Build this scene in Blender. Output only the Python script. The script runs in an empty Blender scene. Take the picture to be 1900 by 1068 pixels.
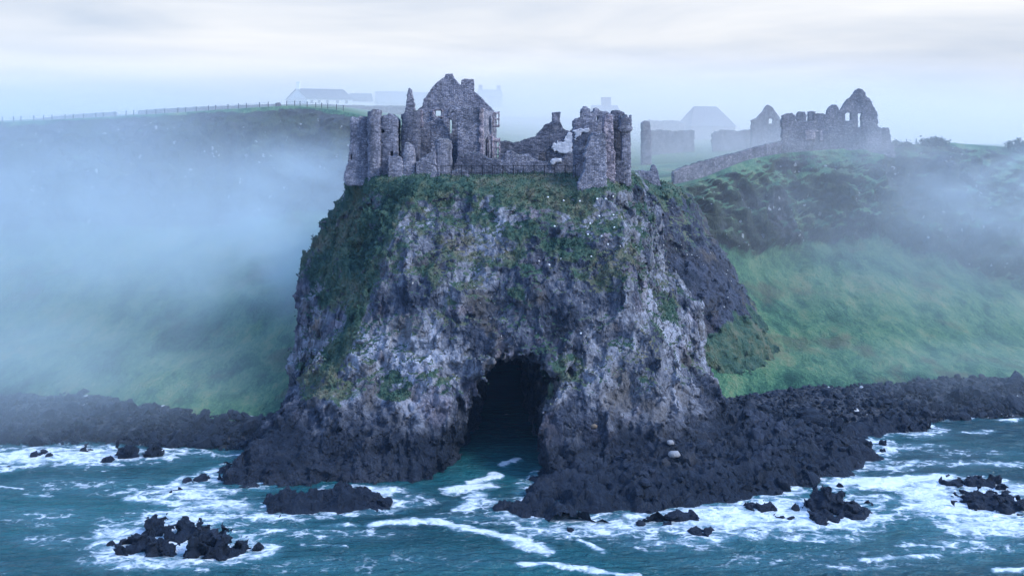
import bpy, math, random
import numpy as np
from mathutils import Vector
from mathutils.bvhtree import BVHTree

random.seed(7)
RNG = np.random.default_rng(11)
R = math.radians
scene = bpy.context.scene
COL = scene.collection

# ------------------------------------------------------------------ camera
F, CX, HY, CAMZ = 1850.0, 950.0, 275.0, 34.0        # focal length / horizon of the photograph (1900 x 1068)
cam = bpy.data.cameras.new('camera')
cam.sensor_width = 36.0
cam.lens = 36.0 * F / 1900.0
cam.shift_y = (HY - 534.0) / 1900.0                 # level drone camera, vertical shift
cam.clip_start, cam.clip_end = 0.5, 4000.0
camo = bpy.data.objects.new('camera', cam)
camo.location = (0, 0, CAMZ)
camo.rotation_euler = (R(90), 0, 0)
COL.objects.link(camo)
scene.camera = camo

# ------------------------------------------------------------------ light
SUN_EL, SUN_AZ = R(40), R(112)                      # azimuth clockwise from +Y
w = bpy.data.worlds.new('World')
scene.world = w
w.use_nodes = True
nt = w.node_tree
nt.nodes.clear()
wo = nt.nodes.new('ShaderNodeOutputWorld')
bg = nt.nodes.new('ShaderNodeBackground')
bg.inputs['Strength'].default_value = 0.12
sky = nt.nodes.new('ShaderNodeTexSky')
sky.sky_type = 'NISHITA'
sky.sun_disc = False
sky.sun_elevation = SUN_EL
sky.sun_rotation = SUN_AZ
sky.dust_density = 3.0
tc = nt.nodes.new('ShaderNodeTexCoord')
mp = nt.nodes.new('ShaderNodeMapping')
mp.inputs['Scale'].default_value = (1.3, 1.3, 10.0)
mp.inputs['Location'].default_value = (0.35, 0.2, 0.30)
mp.inputs['Rotation'].default_value = (0.0, R(-5.0), 0.0)
cn = nt.nodes.new('ShaderNodeTexNoise')
cn.inputs['Scale'].default_value = 1.6
cn.inputs['Detail'].default_value = 7.0
cn.inputs['Roughness'].default_value = 0.55
cn.inputs['Distortion'].default_value = 0.35
cr = nt.nodes.new('ShaderNodeValToRGB')
cr.color_ramp.elements[0].position = 0.36
cr.color_ramp.elements[0].color = (0.70, 0.76, 0.89, 1)
cr.color_ramp.elements[1].position = 0.66
cr.color_ramp.elements[1].color = (1.16, 1.13, 1.12, 1)
cm = nt.nodes.new('ShaderNodeVectorMath')
cm.operation = 'SCALE'
cm.inputs['Scale'].default_value = 3.9
mx = nt.nodes.new('ShaderNodeMix')
mx.data_type = 'RGBA'
mx.inputs[0].default_value = 0.82                   # the overcast hides most of the blue sky
L = nt.links.new
L(tc.outputs['Generated'], mp.inputs['Vector'])
L(mp.outputs[0], cn.inputs['Vector'])
L(cn.outputs['Fac'], cr.inputs[0])
L(cr.outputs[0], cm.inputs[0])
L(sky.outputs[0], mx.inputs[6])
L(cm.outputs[0], mx.inputs[7])
# overhead the cloud thins to a cool blue dusk; near the horizon it is pale
sx = nt.nodes.new('ShaderNodeSeparateXYZ')
er = nt.nodes.new('ShaderNodeValToRGB')
er.color_ramp.elements[0].position = 0.16
er.color_ramp.elements[0].color = (1, 1, 1, 1)
er.color_ramp.elements[1].position = 0.42
er.color_ramp.elements[1].color = (0.66, 1.20, 2.30, 1)
em = nt.nodes.new('ShaderNodeMix')
em.data_type = 'RGBA'
em.blend_type = 'MULTIPLY'
em.inputs[0].default_value = 1.0
L(tc.outputs['Generated'], sx.inputs[0])
L(sx.outputs[2], er.inputs[0])
L(mx.outputs[2], em.inputs[6])
L(er.outputs[0], em.inputs[7])
L(em.outputs[2], bg.inputs['Color'])
L(bg.outputs[0], wo.inputs[0])

sl = bpy.data.lights.new('sun', 'SUN')
sl.energy = 2.1
sl.angle = R(14)
sl.color = (0.88, 0.93, 1.0)
so = bpy.data.objects.new('sun', sl)
sd = Vector((math.sin(SUN_AZ) * math.cos(SUN_EL), math.cos(SUN_AZ) * math.cos(SUN_EL), math.sin(SUN_EL)))
so.rotation_euler = sd.to_track_quat('Z', 'Y').to_euler()
so.location = (60, -60, 120)
COL.objects.link(so)

scene.view_settings.view_transform = 'Standard'
scene.view_settings.look = 'None'
scene.view_settings.gamma = 1.0
scene.view_settings.exposure = 1.0
cy = scene.cycles
cy.use_denoising = True
try:
    cy.denoiser = 'OPENIMAGEDENOISE'
    cy.denoising_prefilter = 'ACCURATE'
    cy.denoising_input_passes = 'RGB_ALBEDO_NORMAL'
except Exception:
    pass
cy.max_bounces = 6
cy.diffuse_bounces = 2
cy.glossy_bounces = 2
cy.volume_bounces = 5
cy.transparent_max_bounces = 12
cy.caustics_reflective = cy.caustics_refractive = False
cy.volume_max_steps = 64
cy.use_adaptive_sampling = False


# ------------------------------------------------------------------ helpers: photo -> world
def P(px, py, Y):
    return np.array([(px - CX) / F * Y, Y, CAMZ - (py - HY) / F * Y])


def sea_pt(px, py, z=0.0):
    Y = F * (CAMZ - z) / (py - HY)
    return np.array([(px - CX) / F * Y, Y, z])


# ------------------------------------------------------------------ helpers: noise
def _hash(ix, iy, iz, seed):
    h = (ix.astype(np.uint32) * np.uint32(374761393) + iy.astype(np.uint32) * np.uint32(668265263)
         + iz.astype(np.uint32) * np.uint32(2147483647) + np.uint32((seed * 974711 + 12345) & 0xffffffff))
    h = (h ^ (h >> np.uint32(13))) * np.uint32(1274126177)
    h ^= h >> np.uint32(16)
    h = h * np.uint32(2246822519)
    return h ^ (h >> np.uint32(13))


def perlin(x, y, z, seed=0):
    x = np.asarray(x, np.float32); y = np.asarray(y, np.float32); z = np.asarray(z, np.float32)
    x, y, z = np.broadcast_arrays(x, y, z)
    ix = np.floor(x).astype(np.int32); iy = np.floor(y).astype(np.int32); iz = np.floor(z).astype(np.int32)
    fx = x - ix; fy = y - iy; fz = z - iz
    u = fx * fx * fx * (fx * (fx * 6 - 15) + 10)
    v = fy * fy * fy * (fy * (fy * 6 - 15) + 10)
    q = fz * fz * fz * (fz * (fz * 6 - 15) + 10)
    out = np.zeros(x.shape, np.float32)
    for dx in (0, 1):
        wx = u if dx else 1 - u
        for dy in (0, 1):
            wy = v if dy else 1 - v
            for dz in (0, 1):
                wz = q if dz else 1 - q
                h = _hash(ix + dx, iy + dy, iz + dz, seed)
                gx = (h & np.uint32(1023)).astype(np.float32) / 511.5 - 1
                gy = ((h >> np.uint32(10)) & np.uint32(1023)).astype(np.float32) / 511.5 - 1
                gz = ((h >> np.uint32(20)) & np.uint32(1023)).astype(np.float32) / 511.5 - 1
                out += wx * wy * wz * (gx * (fx - dx) + gy * (fy - dy) + gz * (fz - dz))
    return out


def fbm(x, y, z, octv=4, seed=0, gain=0.5):
    a, f, s = 1.0, 1.0, 0.0
    for o in range(octv):
        s = s + a * perlin(x * f, y * f, z * f, seed + o)
        a *= gain; f *= 2.03
    return s


def worley(x, y, z, seed=0):
    """F2 - F1 and the random value of the nearest cell."""
    x = np.asarray(x, np.float32); y = np.asarray(y, np.float32); z = np.asarray(z, np.float32)
    x, y, z = np.broadcast_arrays(x, y, z)
    ix = np.floor(x).astype(np.int32); iy = np.floor(y).astype(np.int32); iz = np.floor(z).astype(np.int32)
    f1 = np.full(x.shape, 9.0, np.float32); f2 = f1.copy(); rv = np.zeros(x.shape, np.float32)
    for dx in (-1, 0, 1):
        for dy in (-1, 0, 1):
            for dz in (-1, 0, 1):
                h = _hash(ix + dx, iy + dy, iz + dz, seed)
                px = ix + dx + (h & np.uint32(1023)).astype(np.float32) / 1023
                py = iy + dy + ((h >> np.uint32(10)) & np.uint32(1023)).astype(np.float32) / 1023
                pz = iz + dz + ((h >> np.uint32(20)) & np.uint32(1023)).astype(np.float32) / 1023
                d = np.sqrt((px - x) ** 2 + (py - y) ** 2 + (pz - z) ** 2)
                near = d < f1
                f2 = np.where(near, f1, np.minimum(f2, d))
                rv = np.where(near, (h % np.uint32(997)).astype(np.float32) / 997, rv)
                f1 = np.where(near, d, f1)
    return f2 - f1, rv


def facets(x, y, z, seed=0):
    """worley cells whose faces are tilted planes, as broken rock: groove, cell value, tilt"""
    x = np.asarray(x, np.float32); y = np.asarray(y, np.float32); z = np.asarray(z, np.float32)
    x, y, z = np.broadcast_arrays(x, y, z)
    ix = np.floor(x).astype(np.int32); iy = np.floor(y).astype(np.int32); iz = np.floor(z).astype(np.int32)
    f1 = np.full(x.shape, 9.0, np.float32); f2 = f1.copy()
    rv = np.zeros(x.shape, np.float32); tl = np.zeros(x.shape, np.float32)
    for dx in (-1, 0, 1):
        for dy in (-1, 0, 1):
            for dz in (-1, 0, 1):
                h = _hash(ix + dx, iy + dy, iz + dz, seed)
                vx = x - (ix + dx + (h & np.uint32(1023)).astype(np.float32) / 1023)
                vy = y - (iy + dy + ((h >> np.uint32(10)) & np.uint32(1023)).astype(np.float32) / 1023)
                vz = z - (iz + dz + ((h >> np.uint32(20)) & np.uint32(1023)).astype(np.float32) / 1023)
                d = np.sqrt(vx * vx + vy * vy + vz * vz)
                near = d < f1
                f2 = np.where(near, f1, np.minimum(f2, d))
                g = h * np.uint32(2654435761)
                a = (g >> np.uint32(5) & np.uint32(255)).astype(np.float32) / 127.5 - 1
                b = (g >> np.uint32(13) & np.uint32(255)).astype(np.float32) / 127.5 - 1
                c = (g >> np.uint32(21) & np.uint32(255)).astype(np.float32) / 127.5 - 1
                tl = np.where(near, a * vx + b * vy + c * vz, tl)
                rv = np.where(near, (h % np.uint32(997)).astype(np.float32) / 997, rv)
                f1 = np.where(near, d, f1)
    return f2 - f1, rv, tl


def sstep(a, b, x):
    t = np.clip((x - a) / (b - a), 0, 1)
    return t * t * (3 - 2 * t)


# ------------------------------------------------------------------ helpers: mesh
def mk_mesh(name, V, faces, smooth=True):
    """faces: int array (n,4) or (n,3)"""
    V = np.ascontiguousarray(V, np.float32); faces = np.ascontiguousarray(faces, np.int32)
    me = bpy.data.meshes.new(name)
    n, k = faces.shape
    me.vertices.add(len(V)); me.vertices.foreach_set('co', V.ravel())
    me.loops.add(n * k); me.loops.foreach_set('vertex_index', faces.ravel())
    me.polygons.add(n)
    me.polygons.foreach_set('loop_start', np.arange(0, n * k, k, dtype=np.int32))
    me.polygons.foreach_set('loop_total', np.full(n, k, np.int32))
    me.polygons.foreach_set('use_smooth', np.full(n, smooth, bool))
    me.update(calc_edges=True)
    return me


def add_attr(me, name, vals):
    a = me.attributes.new(name, 'FLOAT', 'POINT')
    a.data.foreach_set('value', np.ascontiguousarray(vals, np.float32))


def normals(me):
    n = np.empty(len(me.vertices) * 3, np.float32)
    me.vertices.foreach_get('normal', n)
    return n.reshape(-1, 3)


def obj(name, me, mat=None, parent=None, loc=None, **props):
    o = bpy.data.objects.new(name, me)
    COL.objects.link(o)
    if mat:
        me.materials.append(mat)
    if loc is not None:
        o.location = loc
    if parent:
        o.parent = parent
    for k, v in props.items():
        o[k] = v
    return o


def thing(name, loc, label, category, group=None):
    o = bpy.data.objects.new(name, None)
    COL.objects.link(o)
    o.empty_display_size = 0.5
    o.location = loc
    o['label'] = label
    o['category'] = category
    if group:
        o['group'] = group
    return o


def surface_nets(v, origin, h):
    s = v < 0
    cnt = np.zeros(tuple(n - 1 for n in v.shape), np.int8)
    for a in (0, 1):
        for b in (0, 1):
            for c in (0, 1):
                cnt += s[a:v.shape[0] - 1 + a, b:v.shape[1] - 1 + b, c:v.shape[2] - 1 + c]
    act = (cnt > 0) & (cnt < 8)
    idx = np.full(cnt.shape, -1, np.int32)
    I, J, K = np.nonzero(act)
    idx[I, J, K] = np.arange(len(I))
    acc = np.zeros((len(I), 3), np.float32); num = np.zeros(len(I), np.float32)
    cs = [(a, b, c) for a in (0, 1) for b in (0, 1) for c in (0, 1)]
    for a in cs:
        for ax in range(3):
            if a[ax]:
                continue
            b = list(a); b[ax] = 1
            va = v[I + a[0], J + a[1], K + a[2]]; vb = v[I + b[0], J + b[1], K + b[2]]
            cr_ = (va < 0) != (vb < 0)
            t = np.where(cr_, va / np.where(cr_, va - vb, 1), 0)
            p = np.zeros((len(I), 3), np.float32)
            p[:] = a
            p[:, ax] += t
            acc += p * cr_[:, None]; num += cr_
    V = (np.stack([I, J, K], 1) + acc / num[:, None]) * h + np.asarray(origin)
    quads = []
    for ax in range(3):
        sl0 = [slice(None)] * 3; sl1 = [slice(None)] * 3
        sl0[ax] = slice(0, -1); sl1[ax] = slice(1, None)
        ch = s[tuple(sl0)] != s[tuple(sl1)]
        i, j, k = np.nonzero(ch)
        g = [i, j, k]
        o1, o2 = [(1, 2), (2, 0), (0, 1)][ax]
        ok = (g[o1] > 0) & (g[o2] > 0) & (g[o1] < v.shape[o1] - 1) & (g[o2] < v.shape[o2] - 1)
        g = [q[ok] for q in g]
        sg = s[g[0], g[1], g[2]]

        def cell(d1, d2):
            q = [x.copy() for x in g]
            q[o1] -= d1; q[o2] -= d2
            return idx[q[0], q[1], q[2]]
        a, b, c, d = cell(1, 1), cell(0, 1), cell(0, 0), cell(1, 0)
        quads.append(np.where(sg[:, None], np.stack([a, b, c, d], 1), np.stack([a, d, c, b], 1)))
    Q = np.concatenate(quads)
    return V, Q[(Q >= 0).all(1)]


def subdivide(V, Q):
    """split every quad into four (linear)"""
    e = np.sort(np.concatenate([Q[:, [0, 1]], Q[:, [1, 2]], Q[:, [2, 3]], Q[:, [3, 0]]]), 1)
    key = e[:, 0].astype(np.int64) * len(V) + e[:, 1]
    u, first, inv = np.unique(key, return_index=True, return_inverse=True)
    n, nq = len(V), len(Q)
    mid = V[e[first]].mean(1); cen = V[Q].mean(1)
    m = n + inv.reshape(4, nq); c = n + len(u) + np.arange(nq)
    out = [np.stack([Q[:, k], m[k], c, m[(k + 3) % 4]], 1) for k in range(4)]
    return np.concatenate([V, mid, cen]), np.concatenate(out)


def fracture(V, N, amp, seed):
    """fine broken-rock relief: joints, blocks and ridges well under a metre"""
    x, y, z = V.T
    wx = x + 0.35 * perlin(x / .8, y / .8, z / .8, seed); wz = z + 0.35 * perlin(x / .8, y / .8, z / .8, seed + 1)
    e, rv, tl = facets(wx / .85, y / .85, wz / 1.2, seed + 2)
    d = 0.09 * (rv - .5) + 0.17 * tl - 0.09 * sstep(.10, 0, e)
    e, rv, tl = facets(wx / .36 + 5, y / .36, wz / .46, seed + 3)
    d += 0.04 * (rv - .5) + 0.08 * tl
    d += 0.05 * (1 - 2 * np.abs(perlin(wx / .55, y / .55, wz / .8, seed + 4))) + 0.06 * perlin(x / .27, y / .27, z / .27, seed + 5)
    return V + N * (d * amp)[:, None]


def poly_sdf(px, py, poly):
    """signed distance to a closed polygon, negative inside"""
    poly = np.asarray(poly, np.float32)
    d = np.full(px.shape, 1e9, np.float32)
    ins = np.zeros(px.shape, bool)
    n = len(poly)
    for i in range(n):
        ax, ay = poly[i]; bx, by = poly[(i + 1) % n]
        ex, ey = bx - ax, by - ay
        wx, wy = px - ax, py - ay
        t = np.clip((wx * ex + wy * ey) / max(ex * ex + ey * ey, 1e-9), 0, 1)
        d = np.minimum(d, (wx - ex * t) ** 2 + (wy - ey * t) ** 2)
        c = (ay <= py) != (by <= py)
        with np.errstate(divide='ignore', invalid='ignore'):
            xi = ax + (py - ay) * ex / (ey if abs(ey) > 1e-9 else 1e-9)
        ins ^= c & (px < xi)
    d = np.sqrt(d)
    return np.where(ins, -d, d)


def smooth_closed(pts, sub=4):
    p = np.asarray(pts, float); n = len(p); out = []
    for i in range(n):
        p0, p1, p2, p3 = p[(i - 1) % n], p[i], p[(i + 1) % n], p[(i + 2) % n]
        for k in range(sub):
            t = k / sub
            out.append(0.5 * ((2 * p1) + (-p0 + p2) * t + (2 * p0 - 5 * p1 + 4 * p2 - p3) * t * t
                              + (-p0 + 3 * p1 - 3 * p2 + p3) * t ** 3))
    return np.array(out)


def upsample(a, f, axis):
    n = a.shape[axis]; x = np.arange((n - 1) * f + 1) / f
    i = np.minimum(np.floor(x).astype(int), n - 2); t = (x - i).astype(np.float32)
    sh = [1] * a.ndim; sh[axis] = -1
    t = t.reshape(sh)
    return np.take(a, i, axis) * (1 - t) + np.take(a, i + 1, axis) * t


# ------------------------------------------------------------------ helpers: materials
class M:
    def __init__(s, name):
        s.m = bpy.data.materials.new(name)
        s.m.use_nodes = True
        s.t = s.m.node_tree
        s.t.nodes.clear()
        s.out = s.t.nodes.new('ShaderNodeOutputMaterial')
        s.pos = s.n('ShaderNodeNewGeometry').outputs['Position']
        s.nor = s.pos.node.outputs['Normal']

    def n(s, typ, **kw):
        nd = s.t.nodes.new(typ)
        for k, v in kw.items():
            setattr(nd, k, v)
        return nd

    def put(s, sock, v):
        if v is None:
            return
        if isinstance(v, bpy.types.NodeSocket):
            s.t.links.new(v, sock)
        elif isinstance(v, (tuple, list)) and sock.type == 'RGBA' and len(v) == 3:
            sock.default_value = (*v, 1)
        else:
            sock.default_value = v

    def math(s, op, a, b=None, c=None, clamp=False):
        nd = s.n('ShaderNodeMath', operation=op, use_clamp=clamp)
        for i, v in enumerate((a, b, c)):
            s.put(nd.inputs[i], v)
        return nd.outputs[0]

    def add(s, a, b): return s.math('ADD', a, b)
    def mul(s, a, b): return s.math('MULTIPLY', a, b)

    def step(s, v, a, b, to0=0.0, to1=1.0):
        nd = s.n('ShaderNodeMapRange', interpolation_type='SMOOTHSTEP')
        s.put(nd.inputs[0], v)
        s.put(nd.inputs[1], a); s.put(nd.inputs[2], b); s.put(nd.inputs[3], to0); s.put(nd.inputs[4], to1)
        return nd.outputs[0]

    def scale(s, sc, rot=(0, 0, 0), vec=None):
        nd = s.n('ShaderNodeMapping')
        s.put(nd.inputs['Vector'], vec or s.pos)
        nd.inputs['Scale'].default_value = sc
        nd.inputs['Rotation'].default_value = rot
        return nd.outputs[0]

    def noise(s, vec, sc, det=4, rough=0.55, dist=0.0, col=False):
        nd = s.n('ShaderNodeTexNoise')
        s.put(nd.inputs['Vector'], vec)
        nd.inputs['Scale'].default_value = sc
        nd.inputs['Detail'].default_value = det
        nd.inputs['Roughness'].default_value = rough
        nd.inputs['Distortion'].default_value = dist
        return nd.outputs['Color' if col else 'Fac']

    def warp(s, vec, sc, amt):
        a = s.noise(vec, sc, 2, col=True)
        sub = s.n('ShaderNodeVectorMath', operation='SUBTRACT')
        s.put(sub.inputs[0], a); sub.inputs[1].default_value = (.5, .5, .5)
        m = s.n('ShaderNodeVectorMath', operation='SCALE')
        s.put(m.inputs[0], sub.outputs[0]); m.inputs['Scale'].default_value = amt
        ad = s.n('ShaderNodeVectorMath', operation='ADD')
        s.put(ad.inputs[0], vec); s.put(ad.inputs[1], m.outputs[0])
        return ad.outputs[0]

    def vor(s, vec, sc, feat='F1', rnd=1.0):
        nd = s.n('ShaderNodeTexVoronoi', feature=feat)
        s.put(nd.inputs['Vector'], vec)
        nd.inputs['Scale'].default_value = sc
        nd.inputs['Randomness'].default_value = rnd
        return nd

    def mix(s, f, a, b, blend='MIX'):
        nd = s.n('ShaderNodeMix', data_type='RGBA', blend_type=blend)
        s.put(nd.inputs[0], f); s.put(nd.inputs[6], a); s.put(nd.inputs[7], b)
        return nd.outputs[2]

    def ramp(s, f, stops):
        nd = s.n('ShaderNodeValToRGB')
        s.put(nd.inputs[0], f)
        e = nd.color_ramp.elements
        while len(e) < len(stops):
            e.new(0.5)
        for el, (p, c) in zip(e, stops):
            el.position = p
            el.color = (*c, 1)
        return nd.outputs[0]

    def attr(s, name):
        nd = s.n('ShaderNodeAttribute', attribute_name=name)
        return nd.outputs['Fac']

    def sep(s, vec):
        nd = s.n('ShaderNodeSeparateXYZ')
        s.put(nd.inputs[0], vec)
        return nd.outputs

    def bump(s, h, dist, strength=1.0, nrm=None):
        nd = s.n('ShaderNodeBump')
        nd.inputs['Strength'].default_value = strength
        nd.inputs['Distance'].default_value = dist
        s.put(nd.inputs['Height'], h)
        if nrm:
            s.put(nd.inputs['Normal'], nrm)
        return nd.outputs[0]

    def surf(s, col, rough=0.9, nrm=None, spec=0.25, **kw):
        b = s.n('ShaderNodeBsdfPrincipled')
        s.put(b.inputs['Base Color'], col)
        s.put(b.inputs['Roughness'], rough)
        s.put(b.inputs['Specular IOR Level'], spec)
        if nrm:
            s.put(b.inputs['Normal'], nrm)
        for k, v in kw.items():
            s.put(b.inputs[k.replace('_', ' ')], v)
        s.t.links.new(b.outputs[0], s.out.inputs['Surface'])
        return s.m


def grass_colour(m):
    a = m.noise(m.pos, 0.16, 4)
    b = m.noise(m.scale((1, 1, 0.5)), 1.3, 4, 0.6)
    v = m.add(m.mul(a, 0.6), m.mul(b, 0.4))
    return m.ramp(v, [(0.36, (0.024, 0.056, 0.046)), (0.46, (0.055, 0.108, 0.074)),
                      (0.53, (0.100, 0.135, 0.085)), (0.63, (0.175, 0.165, 0.115))])


def make_rock_mat(name, light=(0.375, 0.382, 0.435), pale=1.0, tide=5.2, grass=True):
    m = M(name)
    z = m.sep(m.pos)[2]
    big = m.noise(m.warp(m.pos, 0.12, 5.0), 0.15, 4, 0.55)
    med = m.noise(m.warp(m.scale((1, 1, 0.7)), 0.5, 1.2), 0.62, 7, 0.70, 0.5)
    fine = m.noise(m.scale((1, 1, 0.6)), 3.4, 6, 0.75)
    streak = m.noise(m.scale((1.1, 1.1, 0.16)), 1.0, 5, 0.65, 0.4)
    v = m.add(m.mul(big, 0.56), m.add(m.mul(med, 0.32), m.add(m.mul(fine, 0.16), m.mul(streak, 0.30))))
    v = m.mul(m.add(v, -0.166), pale)
    k = light
    col = m.ramp(v, [(0.39, (0.030, 0.038, 0.056)), (0.46, (0.075, 0.086, 0.120)),
                     (0.525, tuple(c * 0.56 for c in k)), (0.60, k), (0.70, tuple(min(c * 1.4, .6) for c in k))])
    # browner, lichen-stained zones
    br = m.step(m.noise(m.pos, 0.22, 3), 0.54, 0.66)
    col = m.mix(m.mul(br, 0.65), col, (0.120, 0.104, 0.090))
    pk = m.step(m.noise(m.warp(m.pos, 0.3, 3.0), 0.2, 3), 0.55, 0.68)
    col = m.mix(m.mul(pk, 0.45), col, m.mix(1.0, col, (1.25, 0.98, 1.0), 'MULTIPLY'))
    # joints and cracks, broken up so that no cell pattern reads
    wv = m.warp(m.warp(m.scale((1, 1, 0.55)), 0.6, 1.6), 2.2, 0.5)
    e1 = m.vor(wv, 0.42, 'DISTANCE_TO_EDGE').outputs['Distance']
    gate = m.step(m.noise(m.pos, 0.8, 3), 0.46, 0.60, 0.85, 0.0)
    crack = m.math('MINIMUM', m.add(m.step(e1, 0.0, 0.06), gate), 1.0)
    col = m.mix(crack, m.mix(0.6, col, (0.012, 0.014, 0.020)), col)
    # white spots of guano and lichen, in clusters
    vs = m.vor(m.pos, 2.6)
    clus = m.step(m.noise(m.pos, 0.3, 3), 0.52, 0.64)
    sp = m.math('LESS_THAN', vs.outputs['Distance'], m.mul(clus, m.step(m.sep(vs.outputs['Color'])[0], 0.70, 1.0, 0.0, 0.36)))
    col = m.mix(m.mul(sp, m.step(z, tide, tide + 3.0)), col, (0.50, 0.49, 0.47))
    if grass:
        g = m.attr('grass')
        gn = m.add(g, m.mul(m.add(med, -0.5), 0.9))
        col = m.mix(m.step(gn, 0.42, 0.60), col, grass_colour(m))
    # dark wet tide band
    zt = m.add(z, m.mul(m.add(m.noise(m.pos, 0.35, 4), -0.5), 5.0))
    wet = m.step(zt, tide - 2.2, tide + 2.4, 1.0, 0.0)
    col = m.mix(m.mul(wet, 0.93), col, m.ramp(m.add(m.mul(fine, 0.5), m.mul(med, 0.5)), [(0.38, (0.003, 0.006, 0.013)), (0.52, (0.009, 0.016, 0.030)), (0.66, (0.028, 0.037, 0.052))]))
    hgt = m.add(m.mul(crack, 0.25), m.add(m.mul(med, 1.1), m.mul(fine, 0.55)))
    nrm = m.bump(hgt, 0.75, 1.0)
    rough = m.mix(wet, (0.92,) * 3, (0.55,) * 3)
    return m.surf(col, m.sep(rough)[0], nrm, 0.2)


def make_stone_mat(name, tint=(1, 1, 1), moss=0.35, size=1.0):
    m = M(name)
    vec = m.warp(m.scale((3.9 / size, 3.9 / size, 8.2 / size)), 0.5, 0.25)
    c1 = m.vor(vec, 1.0, 'F1', 0.85)
    ed = m.vor(vec, 1.0, 'DISTANCE_TO_EDGE', 0.85).outputs['Distance']
    rnd = m.sep(c1.outputs['Color'])
    big = m.noise(m.pos, 0.35, 4, 0.6)
    med = m.noise(m.pos, 1.4, 4, 0.6)
    v = m.add(m.mul(rnd[0], 0.26), m.add(m.mul(big, 0.58), m.mul(med, 0.34)))
    T = lambda c: tuple(a * b for a, b in zip(c, tint))
    col = m.ramp(v, [(0.30, T((0.050, 0.054, 0.070))), (0.5, T((0.140, 0.144, 0.176))),
                     (0.68, T((0.250, 0.244, 0.280))), (0.9, T((0.42, 0.40, 0.42)))])
    mort = m.step(ed, 0.02, 0.13)
    col = m.mix(m.add(m.mul(mort, 0.7), 0.3), T((0.055, 0.056, 0.064)), col)
    # pale lime / render remains and dark stains running down
    stain = m.step(m.noise(m.scale((1.2, 1.2, 0.18)), 1.0, 4), 0.50, 0.68)
    col = m.mix(m.mul(stain, 0.5), col, T((0.05, 0.052, 0.058)))
    pale = m.step(m.noise(m.pos, 0.9, 5, 0.65), 0.58, 0.68)
    col = m.mix(m.mul(pale, 0.55), col, T((0.40, 0.375, 0.37)))
    nz = m.sep(m.nor)[2]
    mo = m.mul(m.step(nz, 0.35, 0.8), m.step(med, 0.4, 0.6))
    col = m.mix(m.mul(mo, moss * 2), col, (0.035, 0.050, 0.022))
    nrm = m.bump(m.add(mort, m.add(m.mul(rnd[1], 0.5), m.mul(med, 0.8))), 0.065, 1.0)
    return m.surf(col, 0.93, nrm, 0.2)


# ================================================================== MATERIALS
ROCK = make_rock_mat('basalt_cliff')
DARKROCK = make_rock_mat('dark_headland_rock', (0.075, 0.08, 0.10), 0.92, 1.0)
SHOREROCK = make_rock_mat('wet_shore_rock', (0.055, 0.068, 0.092), 0.9, 3.4, grass=False)
STONE = make_stone_mat('castle_rubble_stone', (1.3, 1.28, 1.3))
STONE_LIGHT = make_stone_mat('pale_rubble_stone', (1.45, 1.40, 1.38))
STONE_DARK = make_stone_mat('dark_rubble_stone', (0.72, 0.73, 0.78))
STONE_PINK = make_stone_mat('pink_sandstone', (1.65, 1.40, 1.32), 0.1, 1.5)
STONE_FAR = make_stone_mat('weathered_ruin_stone', (1.0, 0.96, 0.94), 0.35, 1.3)


def plain_mat(name, col, var=0.15, sc=1.5, rough=0.85, bump=0.02, bsc=6.0):
    m = M(name)
    n_ = m.noise(m.pos, sc, 5, 0.6)
    c = m.mix(n_, tuple(k * (1 - var) for k in col), tuple(k * (1 + var) for k in col))
    return m.surf(c, rough, m.bump(m.noise(m.pos, bsc, 3), bump))


PLASTER = plain_mat('old_white_plaster', (0.50, 0.49, 0.51), 0.45, 1.8, 0.9, 0.05)
LIME = plain_mat('limewashed_wall', (0.74, 0.73, 0.72), 0.08, 0.6)
SLATE = plain_mat('slate_roof', (0.085, 0.09, 0.105), 0.25, 0.8)
IRON = plain_mat('black_iron', (0.012, 0.012, 0.014), 0.2, 3.0, 0.5)
TIMBER = plain_mat('weathered_post_wood', (0.07, 0.06, 0.055), 0.3, 3.0)
STEEL = plain_mat('white_anchor_plate', (0.75, 0.75, 0.74), 0.05, 2.0, 0.5)
BUSHWOOD = plain_mat('bush_twig', (0.05, 0.04, 0.03), 0.2, 3.0)


def grass_mat(name):
    m = M(name)
    return m.surf(grass_colour(m), 0.9, None, 0.1)


GRASS = grass_mat('rough_grass')
LEAF = plain_mat('bush_leaf', (0.035, 0.055, 0.028), 0.4, 2.0, 0.7, 0.0)


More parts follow.
